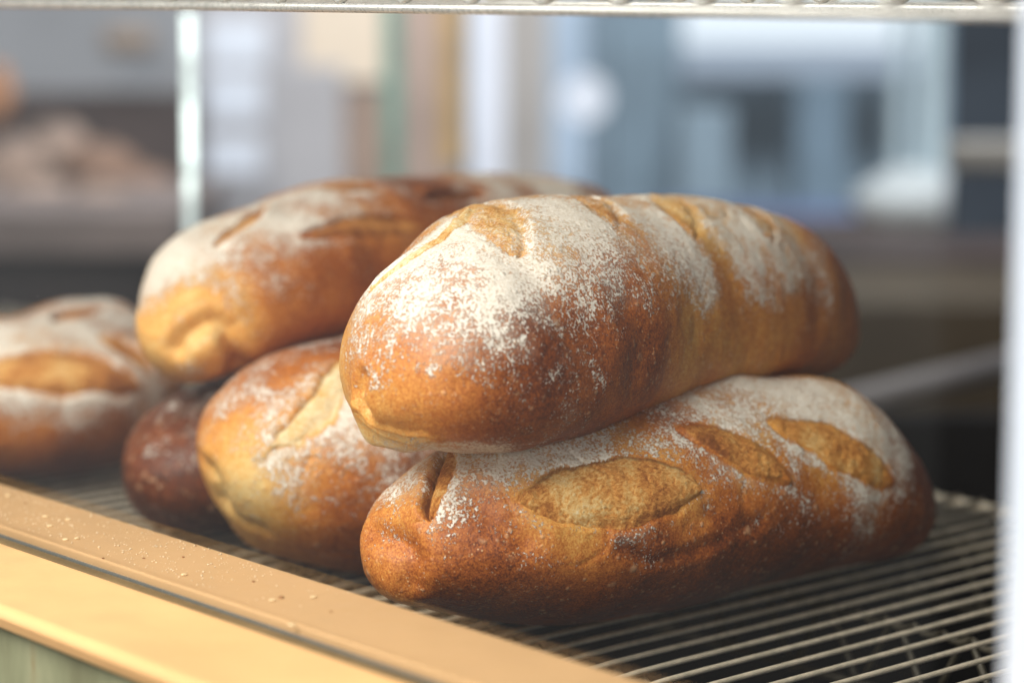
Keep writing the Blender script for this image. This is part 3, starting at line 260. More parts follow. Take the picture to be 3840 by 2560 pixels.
"M":{"p":[-0.01482,0.91461,0.04405,0.87512,-0.01498,-0.02533,0.25781,0.05361,0.03823,0.04889,3.154,2.79487,0.00337,-5e-05,-0.10302,-0.00305],"bumps":[[-0.11382,0.02857,0.01217,-0.00036,0.016],[-0.10687,0.02878,0.02007,0.00052,0.016],[-0.08954,0.02472,0.03057,0.00131,0.016],[-0.07208,0.01991,0.03544,-0.00028,0.016],[-0.05651,0.01815,0.03708,-0.00099,0.016],[-0.11586,0.0272,-0.01002,-0.00358,0.016],[-0.11163,0.02572,-0.02047,-0.00712,0.016],[-0.10932,0.02161,-0.02618,0.00613,0.016],[-0.09875,0.01572,-0.03599,-0.00219,0.016],[-0.08286,-0.00328,-0.04407,-0.0013,0.016],[-0.11575,0.02835,0.00393,0.00202,0.016],[-0.09884,0.02843,0.02633,-0.00115,0.016],[-0.11562,0.0277,-0.00282,0.00308,0.016],[-0.10441,0.02076,-0.03209,0.00264,0.016]],"slash":[{"A":[-0.12733,-0.01456,0.00281],
"B":[-0.08934,-0.01799,0.03369],"n":[-0.6247,-0.42451,0.65539],"sd":[-0.22147,0.90117,0.37261],"wu":0.0015,"wl":0.0071,"bow":-0.00476,"dep":0.0012,"bul":0.0014,"lu":0.0014,"ll":0,"gr":1,"pale":0.3,"cs":0.8,"sf":1.5,"wb":3}],"flour":[[-0.105,-0.0011,0.0308,0.45],[-0.092,-0.0054,0.0347,0.35],[-0.1171,0.0037,0.0241,0.5],[-0.1181,-0.0104,0.0228,0.6],[-0.1118,-0.0171,0.0256,0.5],[-0.1245,0.0045,0.0164,0.45],[-0.1247,-0.0127,0.0147,0.55],[-0.12,-0.0202,0.0175,0.55],[-0.1274,-0.007,0.0112,0.4],[-0.1004,-0.018,0.0306,0.5],[-0.1035,-0.013,0.0305,0.5],[-0.1275,0.006,0.0093,0.3],[-0.129,-0.0044,0.0027,0.2],[-0.1264,-0.0052,-0.0098,0.25],[-0.125,-0.0204,-0.0018,0.3],[-0.1205,-0.0284,0.0042,0.5],[-0.1143,-0.0341,0.0095,0.65],[-0.1058,-0.0403,0.0105,0.7],[-0.098,-0.0442,0.011,0.75],[-0.0929,-0.0472,0.0077,0.6],[-0.1099,-0.0389,0.0023,0.6],[-0.1035,-0.0429,0.0036,0.65],[-0.1165,-0.0329,-0.0033,0.45],[-0.1214,-0.0249,-0.0092,0.3],[-0.1099,-0.0384,-0.0067,0.4],[-0.1176,-0.0039,-0.0244,0.15],[-0.1149,-0.0225,-0.0226,0.08],[-0.1092,-0.0338,-0.0194,0.15],[-0.1072,-0.0398,-0.0097,0.3],[-0.0972,-0.0461,0.0017,0.3],[-0.1058,-0.0021,-0.0343,0.03]],"bake":[[-0.0989,0.0049,0.0328,0.68],[-0.0875,-0.0054,0.0356,0.78],[-0.1171,0.0037,0.0241,0.6],[-0.1196,-0.0159,0.0201,0.67],[-0.1242,0.0095,0.0154,0.54],[-0.1253,0.0151,0.0066,0.52],[-0.1265,0.0115,0.0007,0.52],[-0.1277,-0.0072,0.0101,0.46],[-0.1288,-0.0038,-0.0006,0.14],[-0.1271,-0.0081,-0.0073,0.05],[-0.123,0.001,-0.0167,0.08],[-0.1271,-0.0144,-0.0022,0.12],[-0.123,-0.0144,-0.015,0.2],[-0.1241,-0.0221,-0.0033,0.42],[-0.1155,-0.0017,-0.0268,0.47],[-0.1143,-0.0271,0.0189,0.24],[-0.105,-0.0269,0.0254,0.27],[-0.12,-0.027,0.0106,0.18],[-0.1099,-0.0353,0.0146,0.52],[-0.1028,-0.0416,0.0116,0.67],[-0.116,-0.0336,0.0013,0.62],[-0.1191,-0.0267,-0.0124,0.64],[-0.1099,-0.0378,-0.0095,0.74],[-0.1137,-0.021,-0.0246,0.8],[-0.1065,-0.0351,-0.0211,0.84],[-0.1093,-0.006,-0.0318,0.72],[-0.1149,0.0074,-0.0265,0.47],[-0.0996,-0.045,0.0029,0.62],[-0.0903,-0.0487,0.002,0.48],[-0.0938,-0.0182,0.0326,0.62]],"groove":[{"pts":[[-0.1242,0.0173,0.0013],[-0.1272,0.0089,-0.0011],[-0.1268,0.0059,-0.0062],[-0.1236,0.0087,-0.0129]],"w":0.0035,"d":0.0022,"bk":-0.05,"rg":0},
 {"pts":[[-0.1225,0.0076,-0.0156],[-0.1209,0.0033,-0.0196],[-0.1196,-0.0063,-0.0219]],"w":0.004,"d":0.001,"bk":0,"rg":0}],"lump":[[-0.1282,-0.0076,-0.0031,0.003,0.012],[-0.1262,0.0132,0.0046,0.003,0.006]]},
"L":{"p":[-0.30633,1.05509,0.04924,-0.26196,-0.02554,0.0231,0.33793,0.0776,0.02724,0.04806,2.84907,3.74501,-0.00096,-0.00278,0.04221,0.00476],"bumps":[[0.06873,0.03985,0.02394,-0.00351,0.016],[0.07933,0.0434,0.02284,-0.00169,0.016],[0.09932,0.04241,0.02165,0.00192,0.016],[0.11306,0.04419,0.01957,-0.00197,0.016],[0.12557,0.04742,0.01632,0.00532,0.016],[0.09932,-0.02803,-0.04414,-0.0019,0.016],[0.13315,-0.01143,-0.03911,0.0011,0.016],[0.14329,0.0012,-0.03561,0.00099,0.016],[0.16395,0.03026,-0.00794,-0.00502,0.016],[0.14633,0.04479,0.00986,-0.00411,0.016],[0.05774,0.05626,0.01792,-0.00554,0.016],[0.0895,0.02745,0.02368,-0.00037,0.016],[0.104,-0.03113,-0.04161,-0.00084,0.016],[0.07928,0.01423,0.0248,-0.00495,0.016],[0.10411,0.03521,0.02447,0.00041,0.016],[0.12593,0.05196,0.02038,0.00421,0.016],[0.09927,-0.01978,-0.04319,-0.00029,0.016],[0.10856,-0.03735,-0.03837,-0.00021,0.016],[0.14313,0.05077,0.00691,-0.00155,0.016],[0.06853,0.0346,0.01703,-0.00423,0.016],[0.08433,0.03859,0.01859,0.00372,0.016],[0.08945,-0.00172,0.02324,-0.0011,0.016],[0.05209,0.06715,0.01014,-0.00107,0.016],[0.07911,0.02255,0.01789,-0.00074,0.016],[0.11334,0.04886,0.02389,-0.00073,0.016]],"slash":[{"A":[0.10973,-0.0652,0.00838],
"B":[0.16307,-0.02355,-0.00035],"n":[0.48241,-0.56734,0.66738],"sd":[-0.33534,0.58424,0.73906],"wu":0.01413,"wl":0.00651,"bow":-0.00191,"dep":0.0018,"bul":0.003,"lu":0.002,"ll":0.001,"cs":0.8},
 {"A":[0.11709,-0.01069,0.02253],
"B":[0.12197,0.03235,0.02369],"n":[0.10257,-0.03369,0.99416],"sd":[-0.98839,0.10914,0.10567],"wu":0.00573,"wl":0.00547,"bow":0.00141,"dep":0.002,"bul":0,"lu":0.002,"ll":0.001,"cs":0.8},
 {"A":[0.13862,-0.00966,0.01833],
"B":[0.16465,-0.01362,0.00342],"n":[0.4562,-0.11108,0.88292],"sd":[0.17021,0.98475,0.03595],"wu":0.01185,"wl":0.00489,"bow":-0.00207,"dep":0.0018,"bul":0.001,"lu":0.002,"ll":0.001,"cs":0.8}],"flour":[[0.1122,-0.0399,0.0197,1],[0.1229,-0.0284,0.02,1],[0.1377,-0.019,0.0178,0.95],[0.1555,-0.0153,0.011,0.9],[0.1097,-0.0184,0.023,0.95],[0.1171,0.0165,0.0231,0.95],[0.1287,0.0331,0.0218,0.9],[0.1639,-0.0119,0.0049,0.8],[0.1678,-0.0071,-0.0022,0.75],[0.1296,-0.0607,0.0002,0.8],[0.1432,-0.0512,-0.0033,0.9],[0.1555,-0.0377,-0.0042,0.9],[0.1639,-0.0217,-0.0067,0.8],[0.1241,-0.0635,-0.0074,0.5],[0.1347,-0.0563,-0.0136,0.3],[0.149,-0.0442,-0.0128,0.4],[0.1602,-0.0274,-0.0134,0.4],[0.1327,-0.0524,-0.0231,0.05],[0.152,-0.0299,-0.0244,0.08],[0.1683,0.0048,-0.0061,0.6]],"bake":[[0.1296,-0.0601,-0.0112,0.6],[0.1414,-0.0502,-0.0162,0.66],[0.1541,-0.0347,-0.0179,0.68],[0.1317,-0.0487,-0.0273,0.8],[0.1432,-0.0324,-0.0303,0.82],[0.1229,-0.0627,-0.0144,0.6],[0.1367,-0.046,0.0109,0.42],[0.1498,-0.0383,0.0071,0.46],[0.1252,-0.0538,0.0114,0.42],[0.1195,0.0117,0.0226,0.55],[0.1505,-0.0128,0.0138,0.48],[0.1635,-0.0213,-0.0107,0.6],[0.1147,-0.0292,0.0213,0.5],[0.1396,-0.0234,0.0166,0.5]],"groove":[],"lump":[]},
"D":{"p":[-0.05645,0.97928,0.0384,0.90452,0.04314,-0.07432,0.26791,0.04825,0.03082,0.03809,2.72021,2.69841,-0.00317,-0.00089,-0.00181,-0.00151],"bumps":[[-0.1242,0.01905,0.00062,-0.00173,0.016],[-0.10262,0.02418,0.01453,0.00088,0.016],[-0.08963,0.02286,0.01981,0.00036,0.016],[-0.06698,0.02202,0.02472,-0.00189,0.016],[-0.12588,0.01673,-0.00936,-0.00509,0.016],[-0.12237,0.01223,-0.01796,0.00622,0.016],[-0.09636,-0.00485,-0.03066,-0.00138,0.016],[-0.11597,0.02224,0.00744,0.00134,0.016]],"slash":[],"flour":[[-0.1227,-0.0003,0.0113,0.28],[-0.1115,0.0161,0.0152,0.35],[-0.1092,0.0016,0.0185,0.42],[-0.0957,0.0009,0.0228,0.45],[-0.1333,-0.0069,-0.0026,0.15],[-0.1181,-0.0179,0.0109,0.25],[-0.1289,-0.0161,0.0,0.2],[-0.129,-0.0147,-0.0106,0.1]],"bake":[[-0.1227,-0.0003,0.0113,0.88],[-0.1314,-0.0012,0.0033,0.82],[-0.1061,0.0042,0.0197,0.94],[-0.1181,-0.0179,0.0109,0.94],[-0.1329,-0.0084,-0.0052,0.98],[-0.1243,-0.0222,-0.0034,0.98],[-0.1322,-0.0043,-0.0105,0.82],[-0.1271,-0.0164,-0.0124,0.93],[-0.1188,-0.0215,-0.0169,0.98]],"groove":[],"lump":[]}}''')

def vnoise(P, seed):
    P = P + seed * 17.31
    i = np.floor(P).astype(np.int64); f = P - i; f = f * f * f * (f * (f * 6 - 15) + 10)
    def hsh(a, b, c):
        n = (a * 374761393 + b * 668265263 + c * 2147483647 + seed * 974711) & 0xffffffff
        n = ((n ^ (n >> 13)) * 1274126177) & 0xffffffff
        return ((n ^ (n >> 16)) & 0xffff) / 65535.
    r = 0
    for dx in (0, 1):
        for dy in (0, 1):
            for dz in (0, 1):
                w = (f[:, 0] if dx else 1 - f[:, 0]) * (f[:, 1] if dy else 1 - f[:, 1]) * (f[:, 2] if dz else 1 - f[:, 2])
                r = r + w * hsh(i[:, 0] + dx, i[:, 1] + dy, i[:, 2] + dz)
    return r * 2 - 1

def fbm(P, scale, seed, octs=4, g=.5):
    r = 0; a = 1
    for o in range(octs):
        r = r + a * vnoise(P * scale * 2 ** o, seed + o); a *= g
    return r

def sst(x, a, b):
    t = np.clip((x - a) / (b - a), 0, 1); return t * t * (3 - 2 * t)

def rotm(yaw, pit, rol):
    cy, sy, cp, sp, cr, sr = math.cos(yaw), math.sin(yaw), math.cos(pit), math.sin(pit), math.cos(rol), math.sin(rol)
    return np.array([[cy,-sy,0],[sy,cy,0],[0,0,1]]) @ np.array([[cp,0,-sp],[0,1,0],[sp,0,cp]]) @ np.array([[1,0,0],[0,cr,-sr],[0,sr,cr]])

def make_loaf(key, name, mat, nu, nv, label, seed, flour_default=.5, fscale=1.):
    d = DATA[key]
    cx, cy, cz, yaw, pit, rol, L, Wd, Ht, Hb, pl, pr, bl, br, tap, by = d['p']
    R = rotm(yaw, pit, rol)
    t = -np.cos(np.pi * (np.arange(nu) + .35) / (nu - .3)); th = 2 * np.pi * np.arange(nv) / nv
    T, TH = np.meshgrid(t, th, indexing='ij')
    r = np.clip(1 - np.abs(T) ** np.where(T < 0, pl, pr), 0, 1) ** .5 * (1 + tap * T)
    c, s = np.cos(TH), np.sin(TH)
    sg = lambda v, e: np.sign(v) * np.abs(v) ** e
    y = Wd * r * sg(c, .9) + by * T ** 2
    z = np.where(s > 0, Ht * r * sg(s, .95), Hb * r * sg(s, .75)) + np.where(T < 0, bl, br) * np.abs(T) ** 2.5
    x = T * L / 2
    X = np.stack([x, y, z], -1).reshape(-1, 3)
    n = np.stack([x / (L / 2) ** 2 * .35, y / Wd ** 2, z / Ht ** 2], -1).reshape(-1, 3); n /= np.linalg.norm(n, axis=1, keepdims=True) + 1e-9
    for b in d['bumps']:
        X = X + n * (b[3] * np.exp(-((X - np.array(b[:3])) ** 2).sum(1) / (2 * b[4] ** 2)))[:, None]
    def normals(X, ref):
        G = X.reshape(nu, nv, 3); du = np.gradient(G, axis=0); dv = np.roll(G, -1, 1) - np.roll(G, 1, 1)
        q = np.cross(dv, du).reshape(-1, 3); q /= np.linalg.norm(q, axis=1, keepdims=True) + 1e-12
        return q * np.sign((q * ref).sum(1))[:, None]
    N = normals(X, n); B = X.copy()
    up = N @ R[2]                                   # how far the crust faces up
    streak = fbm(B * np.array([75., 13., 13.]), 1., seed + 21, 3)
    disp = .0010 * fbm(B, 26, seed, 2) + .00030 * fbm(B, 95, seed + 9, 4) + .00022 * streak
    disp = disp - .00035 * np.exp(-(np.abs(fbm(B, 34, seed + 30, 2)) / .045) ** 2) * sst(fbm(B, 17, seed + 33, 2), .1, .5)   # shallow wrinkles
    # dusting and baking levels, some shade mixed in, spread smoothly from the places they were read off
    def field(samples, default, sig, prior):
        num = default * prior; den = np.full(len(B), prior)
        for q in samples:
            sg_ = q[4] if len(q) > 4 else sig
            w = np.exp(-((B - np.array(q[:3])) ** 2).sum(1) / (2 * sg_ * sg_)) * (6 if len(q) > 4 else 1); num = num + w * q[3]; den = den + w
        return num / den
    flour = field(d['flour'], flour_default * sst(up, .25, .85), .0085, .02)
    bake_shade = field(d['bake'], .50 + .16 * sst(-up, 0, .8), .012, .02)
    flour = flour + (.17 * fbm(B, 55, seed + 3, 4, .6) + .05) * sst(flour, .02, .2)
    bake_shade = bake_shade + .05 * fbm(B, 40, seed + 5, 3) + .055 * streak
    crumb = np.zeros(len(B)); rim = np.zeros(len(B))
    for k, S in enumerate(d['slash']):
        A = np.array(S['A']); E = np.array(S['B']) - A; le = np.linalg.norm(E); sd = np.array(S['sd']); nm = np.array(S['n'])
        P = B - A; tt = (P @ E) / le ** 2; ok = (N @ nm > .05) & (tt > -.15) & (tt < 1.15)
        t_ = np.clip(tt, 0, 1)
        g = np.clip(4 * t_ * (1 - t_), 0, 1) ** .62
        wob = .30 * S.get('wb', 1) * fbm(B, 75, seed + 40 + k, 4)
        sdist = P @ sd - S['bow'] * 4 * t_ * (1 - t_)
        w = np.where(sdist > 0, S['wu'], S['wl']) * g
        # signed distance-like value, in metres past the edge
        q = np.abs(sdist) / np.maximum(w, 1e-5)
        edge = (np.abs(sdist) - w) + np.where(tt < 0, -tt, np.where(tt > 1, tt - 1, 0)) * le * .8 + wob * .004
        m = sst(-edge, -.0004 * S.get('sf', 1), .0010 * S.get('sf', 1)) * ok
        upper = sst(sdist / np.maximum(S['wu'], 1e-4), -.3, .4)
        prof = S['dep'] * (.3 + .7 * np.exp(-((q - .82) / .3) ** 2) * upper)
        disp = disp + m * (-prof + S['bul'] * np.clip(1 - q * q, 0, 1) + .00028 * fbm(B, 420, seed + 60 + k, 3, .65) + .0005 * fbm(B, 70, seed + 80 + k, 2))
        ring = sst(edge, -.0004, .0016) * np.exp(-(np.maximum(edge, 0) / .0055) ** 2) * ok * np.clip(g * 1.6, 0, 1)
        disp = disp + ring * np.where(sdist > 0, S.get('lu', 0), S.get('ll', 0))
        crumb = np.maximum(crumb, m * S.get('cs', 1) * (.55 + .45 * sst(t_, 0, .14) * sst(1 - t_, 0, .22)))
        rim = np.maximum(rim, np.exp(-((edge + .0005) / .00055) ** 2) * ok * upper * S.get('gr', .6) * np.clip(g * 1.6, 0, 1))
        ringf = np.exp(-((edge - .002) / .002) ** 2) * ok * (sdist < 0)
        flour = flour + .18 * ringf * (flour > .12)
        flour = flour * (1 - S.get('cl', .8) * m)
        if 'pale' in S: bake_shade = bake_shade * (1 - m) + m * S['pale'] * .6
    for G in d['groove']:
        P = [np.array(p) for p in G['pts']]; best = np.full(len(B), 9.)
        for a, b in zip(P[:-1], P[1:]):
            e = b - a; u = np.clip(((B - a) @ e) / (e @ e), 0, 1); best = np.minimum(best, np.linalg.norm(B - a - u[:, None] * e, axis=1))
        k = np.exp(-(best / G['w']) ** 2); disp = disp - G['d'] * k + G.get('rg', .35) * G['d'] * np.exp(-((best - 2.1 * G['w']) / G['w']) ** 2)
        bake_shade = bake_shade + G['bk'] * k
    for q in d['lump']:
        disp = disp + q[3] * np.exp(-((B - np.array(q[:3])) ** 2).sum(1) / (2 * q[4] ** 2))
    X = B + N * disp[:, None]
    # mesh
    vs = np.vstack([X, X[:nv].mean(0)[None], X[-nv:].mean(0)[None]])
    i = np.arange(nu - 1)[:, None]; k = np.arange(nv)[None]; k2 = (k + 1) % nv
    quads = np.stack([i * nv + k, i * nv + k2, (i + 1) * nv + k2, (i + 1) * nv + k], -1).reshape(-1, 4)
    kk = np.arange(nv); t0 = np.stack([np.full(nv, nu * nv), (kk + 1) % nv, kk], -1); t1 = np.stack([np.full(nv, nu * nv + 1), (nu - 1) * nv + kk, (nu - 1) * nv + (kk + 1) % nv], -1)
    me = bpy.data.meshes.new(name)
    nq, nt = len(quads), 2 * nv
    me.vertices.add(len(vs)); me.vertices.foreach_set('co', vs.ravel())
    me.loops.add(nq * 4 + nt * 3); me.loops.foreach_set('vertex_index', np.concatenate([quads.ravel(), t0.ravel(), t1.ravel()]).astype(np.int32))
    me.polygons.add(nq + nt)
    ls = np.concatenate([np.arange(nq) * 4, nq * 4 + np.arange(nt) * 3]); me.polygons.foreach_set('loop_start', ls.astype(np.int32))
    me.update(calc_edges=True); me.validate()
    me.polygons.foreach_set('use_smooth', np.ones(nq + nt, bool))
    # outward winding
    p0 = me.polygons[nq // 2]; 
    if np.array(p0.normal) @ N[p0.vertices[0]] < 0: me.flip_normals()
    for nm_, a in (('flour', np.clip(flour * fscale, 0, 1.15)), ('bake', np.clip(bake_shade, 0, 1)), ('crumb', crumb), ('rim', np.clip(rim, 0, 1))):
        at = me.attributes.new(nm_, 'FLOAT', 'POINT'); v = np.concatenate([a, [a[:nv].mean()], [a[-nv:].mean()]]); at.data.foreach_set('value', v.astype(np.float32))
    o = link(name, me, mat); o.location = (cx, cy, cz)
    from mathutils import Matrix
    o.rotation_euler = Matrix(R.tolist()).to_euler()
    tag(o, label, 'loaf', 'crusty loaves piled on the wire rack')
    return o

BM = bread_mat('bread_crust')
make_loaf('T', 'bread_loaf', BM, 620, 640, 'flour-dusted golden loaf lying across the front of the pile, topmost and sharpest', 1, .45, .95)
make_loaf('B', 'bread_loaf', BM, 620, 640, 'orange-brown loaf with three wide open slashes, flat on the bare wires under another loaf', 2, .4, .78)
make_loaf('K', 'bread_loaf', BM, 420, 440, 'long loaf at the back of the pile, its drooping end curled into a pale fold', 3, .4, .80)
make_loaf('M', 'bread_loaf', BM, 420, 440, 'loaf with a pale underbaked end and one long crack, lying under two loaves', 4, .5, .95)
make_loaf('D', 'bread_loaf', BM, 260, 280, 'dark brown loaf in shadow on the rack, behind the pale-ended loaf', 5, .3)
make_loaf('L', 'bread_loaf', BM, 300, 320, 'blurred floury loaf with broad brown slashes, farthest along the rack', 6, .35, .74)

# ------------------------------------------------------------------ case: sill, glass, post
orange = paint('orange_sill_paint', (.80, .47, .205), .38, .06, 9, spec=.45, bump=.12)
tan = paint('dusty_tan_sill_paint', (.57, .355, .175), .5, .08, 10, spec=.35, bump=.12)  # dusty board, also darkened in colour for the shade inside
dark_gap = paint('dark_glazing_groove', (.045, .032, .020), .7, .2, 60)
olive = paint('olive_glazing_bead', (.17, .115, .05), .45, .1, 40)
def sill_prism(mb, prof, s0, s1): mb.prism(prof, lambda p, s: W(p[0], s, p[1]), s0, s1)
sill = empty('window_sill', W(-.37, .6, .02))
def child(mb, name, mat, par, bevel=0):
    o = mb.build(name, mat, par, bevel); o.matrix_parent_inverse = par.matrix_world.inverted() if False else o.matrix_parent_inverse
    o.location = tuple(-c for c in par.location); return o
S0, S1 = .16, 1.9
mb = MB(); sill_prism(mb, [(-.4095, .038), (-.4095, .012), (-.3762, .012), (-.3762, .038)], S0, S1)
child(mb, 'inner_board', tan, sill, .0008)
mb = MB(); sill_prism(mb, [(-.3762, .0275), (-.3762, .012), (-.3665, .012), (-.3665, .0275)], S0, S1)
child(mb, 'glazing_groove', dark_gap, sill)
mb = MB(); sill_prism(mb, [(-.3724, .0362), (-.3724, .0276), (-.3683, .0276), (-.3683, .0362)], S0, S1)
child(mb, 'glazing_bead', olive, sill, .0009)
nose = []
for a in range(0, 91, 15): nose.append((-.3290 + .003 * math.sin(math.radians(a)), .0340 + .003 * math.cos(math.radians(a))))
mb = MB(); sill_prism(mb, [(-.3665, .037)] + nose + [(-.3275, .0300), (-.3665, .0300)], S0, S1)
child(mb, 'outer_board', orange, sill, .0012)
tag(sill, 'orange painted window sill with a glazing groove, running below the loaves', 'sill')

green = M('weathered_green_paint'); tc = green.nd('ShaderNodeTexCoord').outputs['Object']
mp = green.nd('ShaderNodeMapping'); mp.inputs['Scale'].default_value = (1, 1, .25); green.ln(tc, mp.inputs['Vector'])
c = green.ramp(green.noise(mp.outputs[0], 55, 5, .6), [(.3, (.16, .155, .085)), (.50, (.23, .235, .135)), (.62, (.28, .28, .165)), (.76, (.22, .14, .05))])
GREEN = green.done(green.bsdf(Base_Color=c, Roughness=.6).outputs[0])
mb = MB(); sill_prism(mb, [(-.3310, .0298), (-.3310, -.9), (-.40, -.9), (-.40, .0118), (-.366, .0118), (-.366, .0298)], S0, S1)
tag(mb.build('wall_panel', GREEN), 'weathered olive-green wall panel under the orange sill', 'wall panel')

g = M('window_glass')
geo = g.nd('ShaderNodeNewGeometry'); dp = g.nd('ShaderNodeVectorMath'); dp.operation = 'DOT_PRODUCT'
g.ln(geo.outputs['Normal'], dp.inputs[0]); g.ln(geo.outputs['Incoming'], dp.inputs[1])
cs = g.math('SUBTRACT', 1., g.math('ABSOLUTE', dp.outputs['Value']), True)
refl = g.math('ADD', .065, g.math('MULTIPLY', g.math('POWER', cs, 5.), .93), True)
tr = g.nd('ShaderNodeBsdfTransparent'); tr.inputs[0].default_value = (.985, .992, .985, 1)
gl = g.nd('ShaderNodeBsdfGlossy'); gl.inputs['Roughness'].default_value = .0
df = g.nd('ShaderNodeBsdfDiffuse'); df.inputs[0].default_value = (.85, .85, .82, 1)
film = g.nd('ShaderNodeMixShader'); g.ln(g.mapr(g.noise(g.nd('ShaderNodeTexCoord').outputs['Object'], 9, 5, .6), .3, .75, .0005, .0055), film.inputs[0])
mx = g.nd('ShaderNodeMixShader'); g.ln(refl, mx.inputs[0]); g.ln(tr.outputs[0], film.inputs[1]); g.ln(df.outputs[0], film.inputs[2]); g.ln(film.outputs[0], mx.inputs[1]); g.ln(gl.outputs[0], mx.inputs[2])
GLASS = g.done(mx.outputs[0])
edge_m = paint('pale_glass_edge', (.15, .155, .14), .2, .05, 60, spec=.6)
pane = MB()
pane.add([W(-.3738, .30, .0280), W(-.3738, S1, .0280), W(-.3738, S1, .62), W(-.3738, .30, .62)], [(0, 1, 2, 3)])
gp = pane.build('glass_pane', GLASS)
tag(gp, 'clear window pane standing in the sill groove before the loaves', 'window pane')
e = MB(); sill_prism(e, [(-.3737, .0364), (-.3737, .0283), (-.3732, .0283), (-.3732, .0364)], S0, S1)
e.build('edge_strip', edge_m, gp)

post_m = paint('white_post_paint', (.56, .62, .70), .35, .02, 12)
mb = MB(); mb.prism([(-.412, .2838), (-.372, .2838), (-.372, .2238), (-.412, .2238)], lambda p, z: W(p[0], p[1], z), -.3, .75)
tag(mb.build('window_post', post_m, None, .004), 'white painted window post at the right edge, blurred in front', 'post')

# ------------------------------------------------------------------ wire racks
wire_m = M('coated_wire'); tc = wire_m.nd('ShaderNodeTexCoord').outputs['Object']
wn = wire_m.noise(tc, 160, 4, .6); wf = wire_m.noise(tc, 900, 3, .6)
wc = wire_m.mix(wire_m.mapr(wn, .35, .65), (.50, .44, .33), (.68, .59, .45))
dust = wire_m.mapr(wf, .60, .68)
wc = wire_m.mix(wire_m.math('MULTIPLY', dust, .55), wc, (.50, .43, .28))
wb = wire_m.bsdf(Base_Color=wc, Metallic=.15, Roughness=wire_m.mapr(dust, 0, 1, .30, .7))
WIRE = wire_m.done(wb.outputs[0])
trm = paint('dull_truss_wire', (.075, .066, .048), .5, .15, 120, metal=.2)  # rod colour darkened for the shade under the rack

blocker_mat = paint('dark_baking_tray', (.10, .09, .08), .5, .1, 20, metal=.5)
pale_rod = paint('pale_chrome_rod', (.58, .57, .53), .3, .06, 90, metal=.35)  # paler copy for the upper rods, street light put into the colour
def wire_rack(dq, dz, label, smin, smax, rod, upper=False):
    root = empty('wire_rack', W(-.63 + dq, .6, dz))
    r = .00088
    mb = MB(); k = 0
    s = .5608 - .0124 * math.ceil((.5608 - smin) / .0124)
    ss = []
    while s < smax:
        ss.append(s)
        pts = []
        j = rnd.uniform(-.0006, .0006)
        for q in (-.790, -.74, -.68, -.62, -.575, -.545, -.525, -.508, -.494, -.482, -.472):
            droop = -.0026 * max(0, (q + .512) / .040) ** 1.5
            sag = -.0003 * math.sin(max(0, min(1, (q + .79) / .26)) * math.pi)
            pts.append(W(q + dq, s + j * (1 + q), dz - r + droop + sag))
        mb.tube(pts, r, 10); s += .0124
    child(mb, 'wire_grid', WIRE, root)
    mb = MB(); mb.tube([W(-.7885 + dq, smin - .02, dz - .0030), W(-.7885 + dq, smax + .02, dz - .0030)], .0020, 12)
    child(mb, 'back_rail', WIRE, root)
    mb = MB(); mb.tube([W(-.4735 + dq, smin - .02, dz - .0075), W(-.4735 + dq, smax + .02, dz - .0075)], .0016, 12)
    child(mb, 'front_rail', rod if upper else WIRE, root)
    if upper:
        mb = MB(); mb.prism([(-.70 + dq, dz + .0004), (-.80 + dq, dz + .0004), (-.80 + dq, dz + .0024), (-.70 + dq, dz + .0024)], lambda p, s: W(p[0], s, p[1]), smin, smax)
        child(mb, 'shelf_tray', blocker_mat, root)  # unseen board added to block light from the far loaf ends
    for q in (-.512, -.627, -.737):
        mb = MB()
        mb.tube([W(q + dq, smin - .01, dz - .0305), W(q + dq, smax + .01, dz - .0305)], .0015, 10)
        pts = []
        for i in range(len(ss) - 1):
            a = ss[i]
            for f in range(8):
                u = f / 8
                pts.append(W(q + dq + .0010, a + .0124 * u, dz - .0042 - .0022 * math.sin(u * math.pi) ** .8))
        mb.tube(pts, .00125, 8)
        pts = []
        for i in range(int((smax - smin) / .031) + 1):
            a = smin + i * .031
            pts += [W(q + dq, a, dz - .0060), W(q + dq, a + .002, dz - .0048), W(q + dq, a + .004, dz - .0060), W(q + dq, a + .0150, dz - .0275), W(q + dq, a + .0175, dz - .0288), W(q + dq, a + .020, dz - .0275)]
        mb.tube(pts, .0012, 8)
        child(mb, 'cross_truss', rod, root)
    tag(root, label, 'wire rack', 'wire racks of the display case')
    return root
wire_rack(0, 0, 'wire cooling rack under the loaves, wires bare at lower right', .27, 1.40, trm)
wire_rack(.062, .2336, 'upper wire rack edge-on above the loaves, along the top of the photo', .30, 1.40, pale_rod, True)

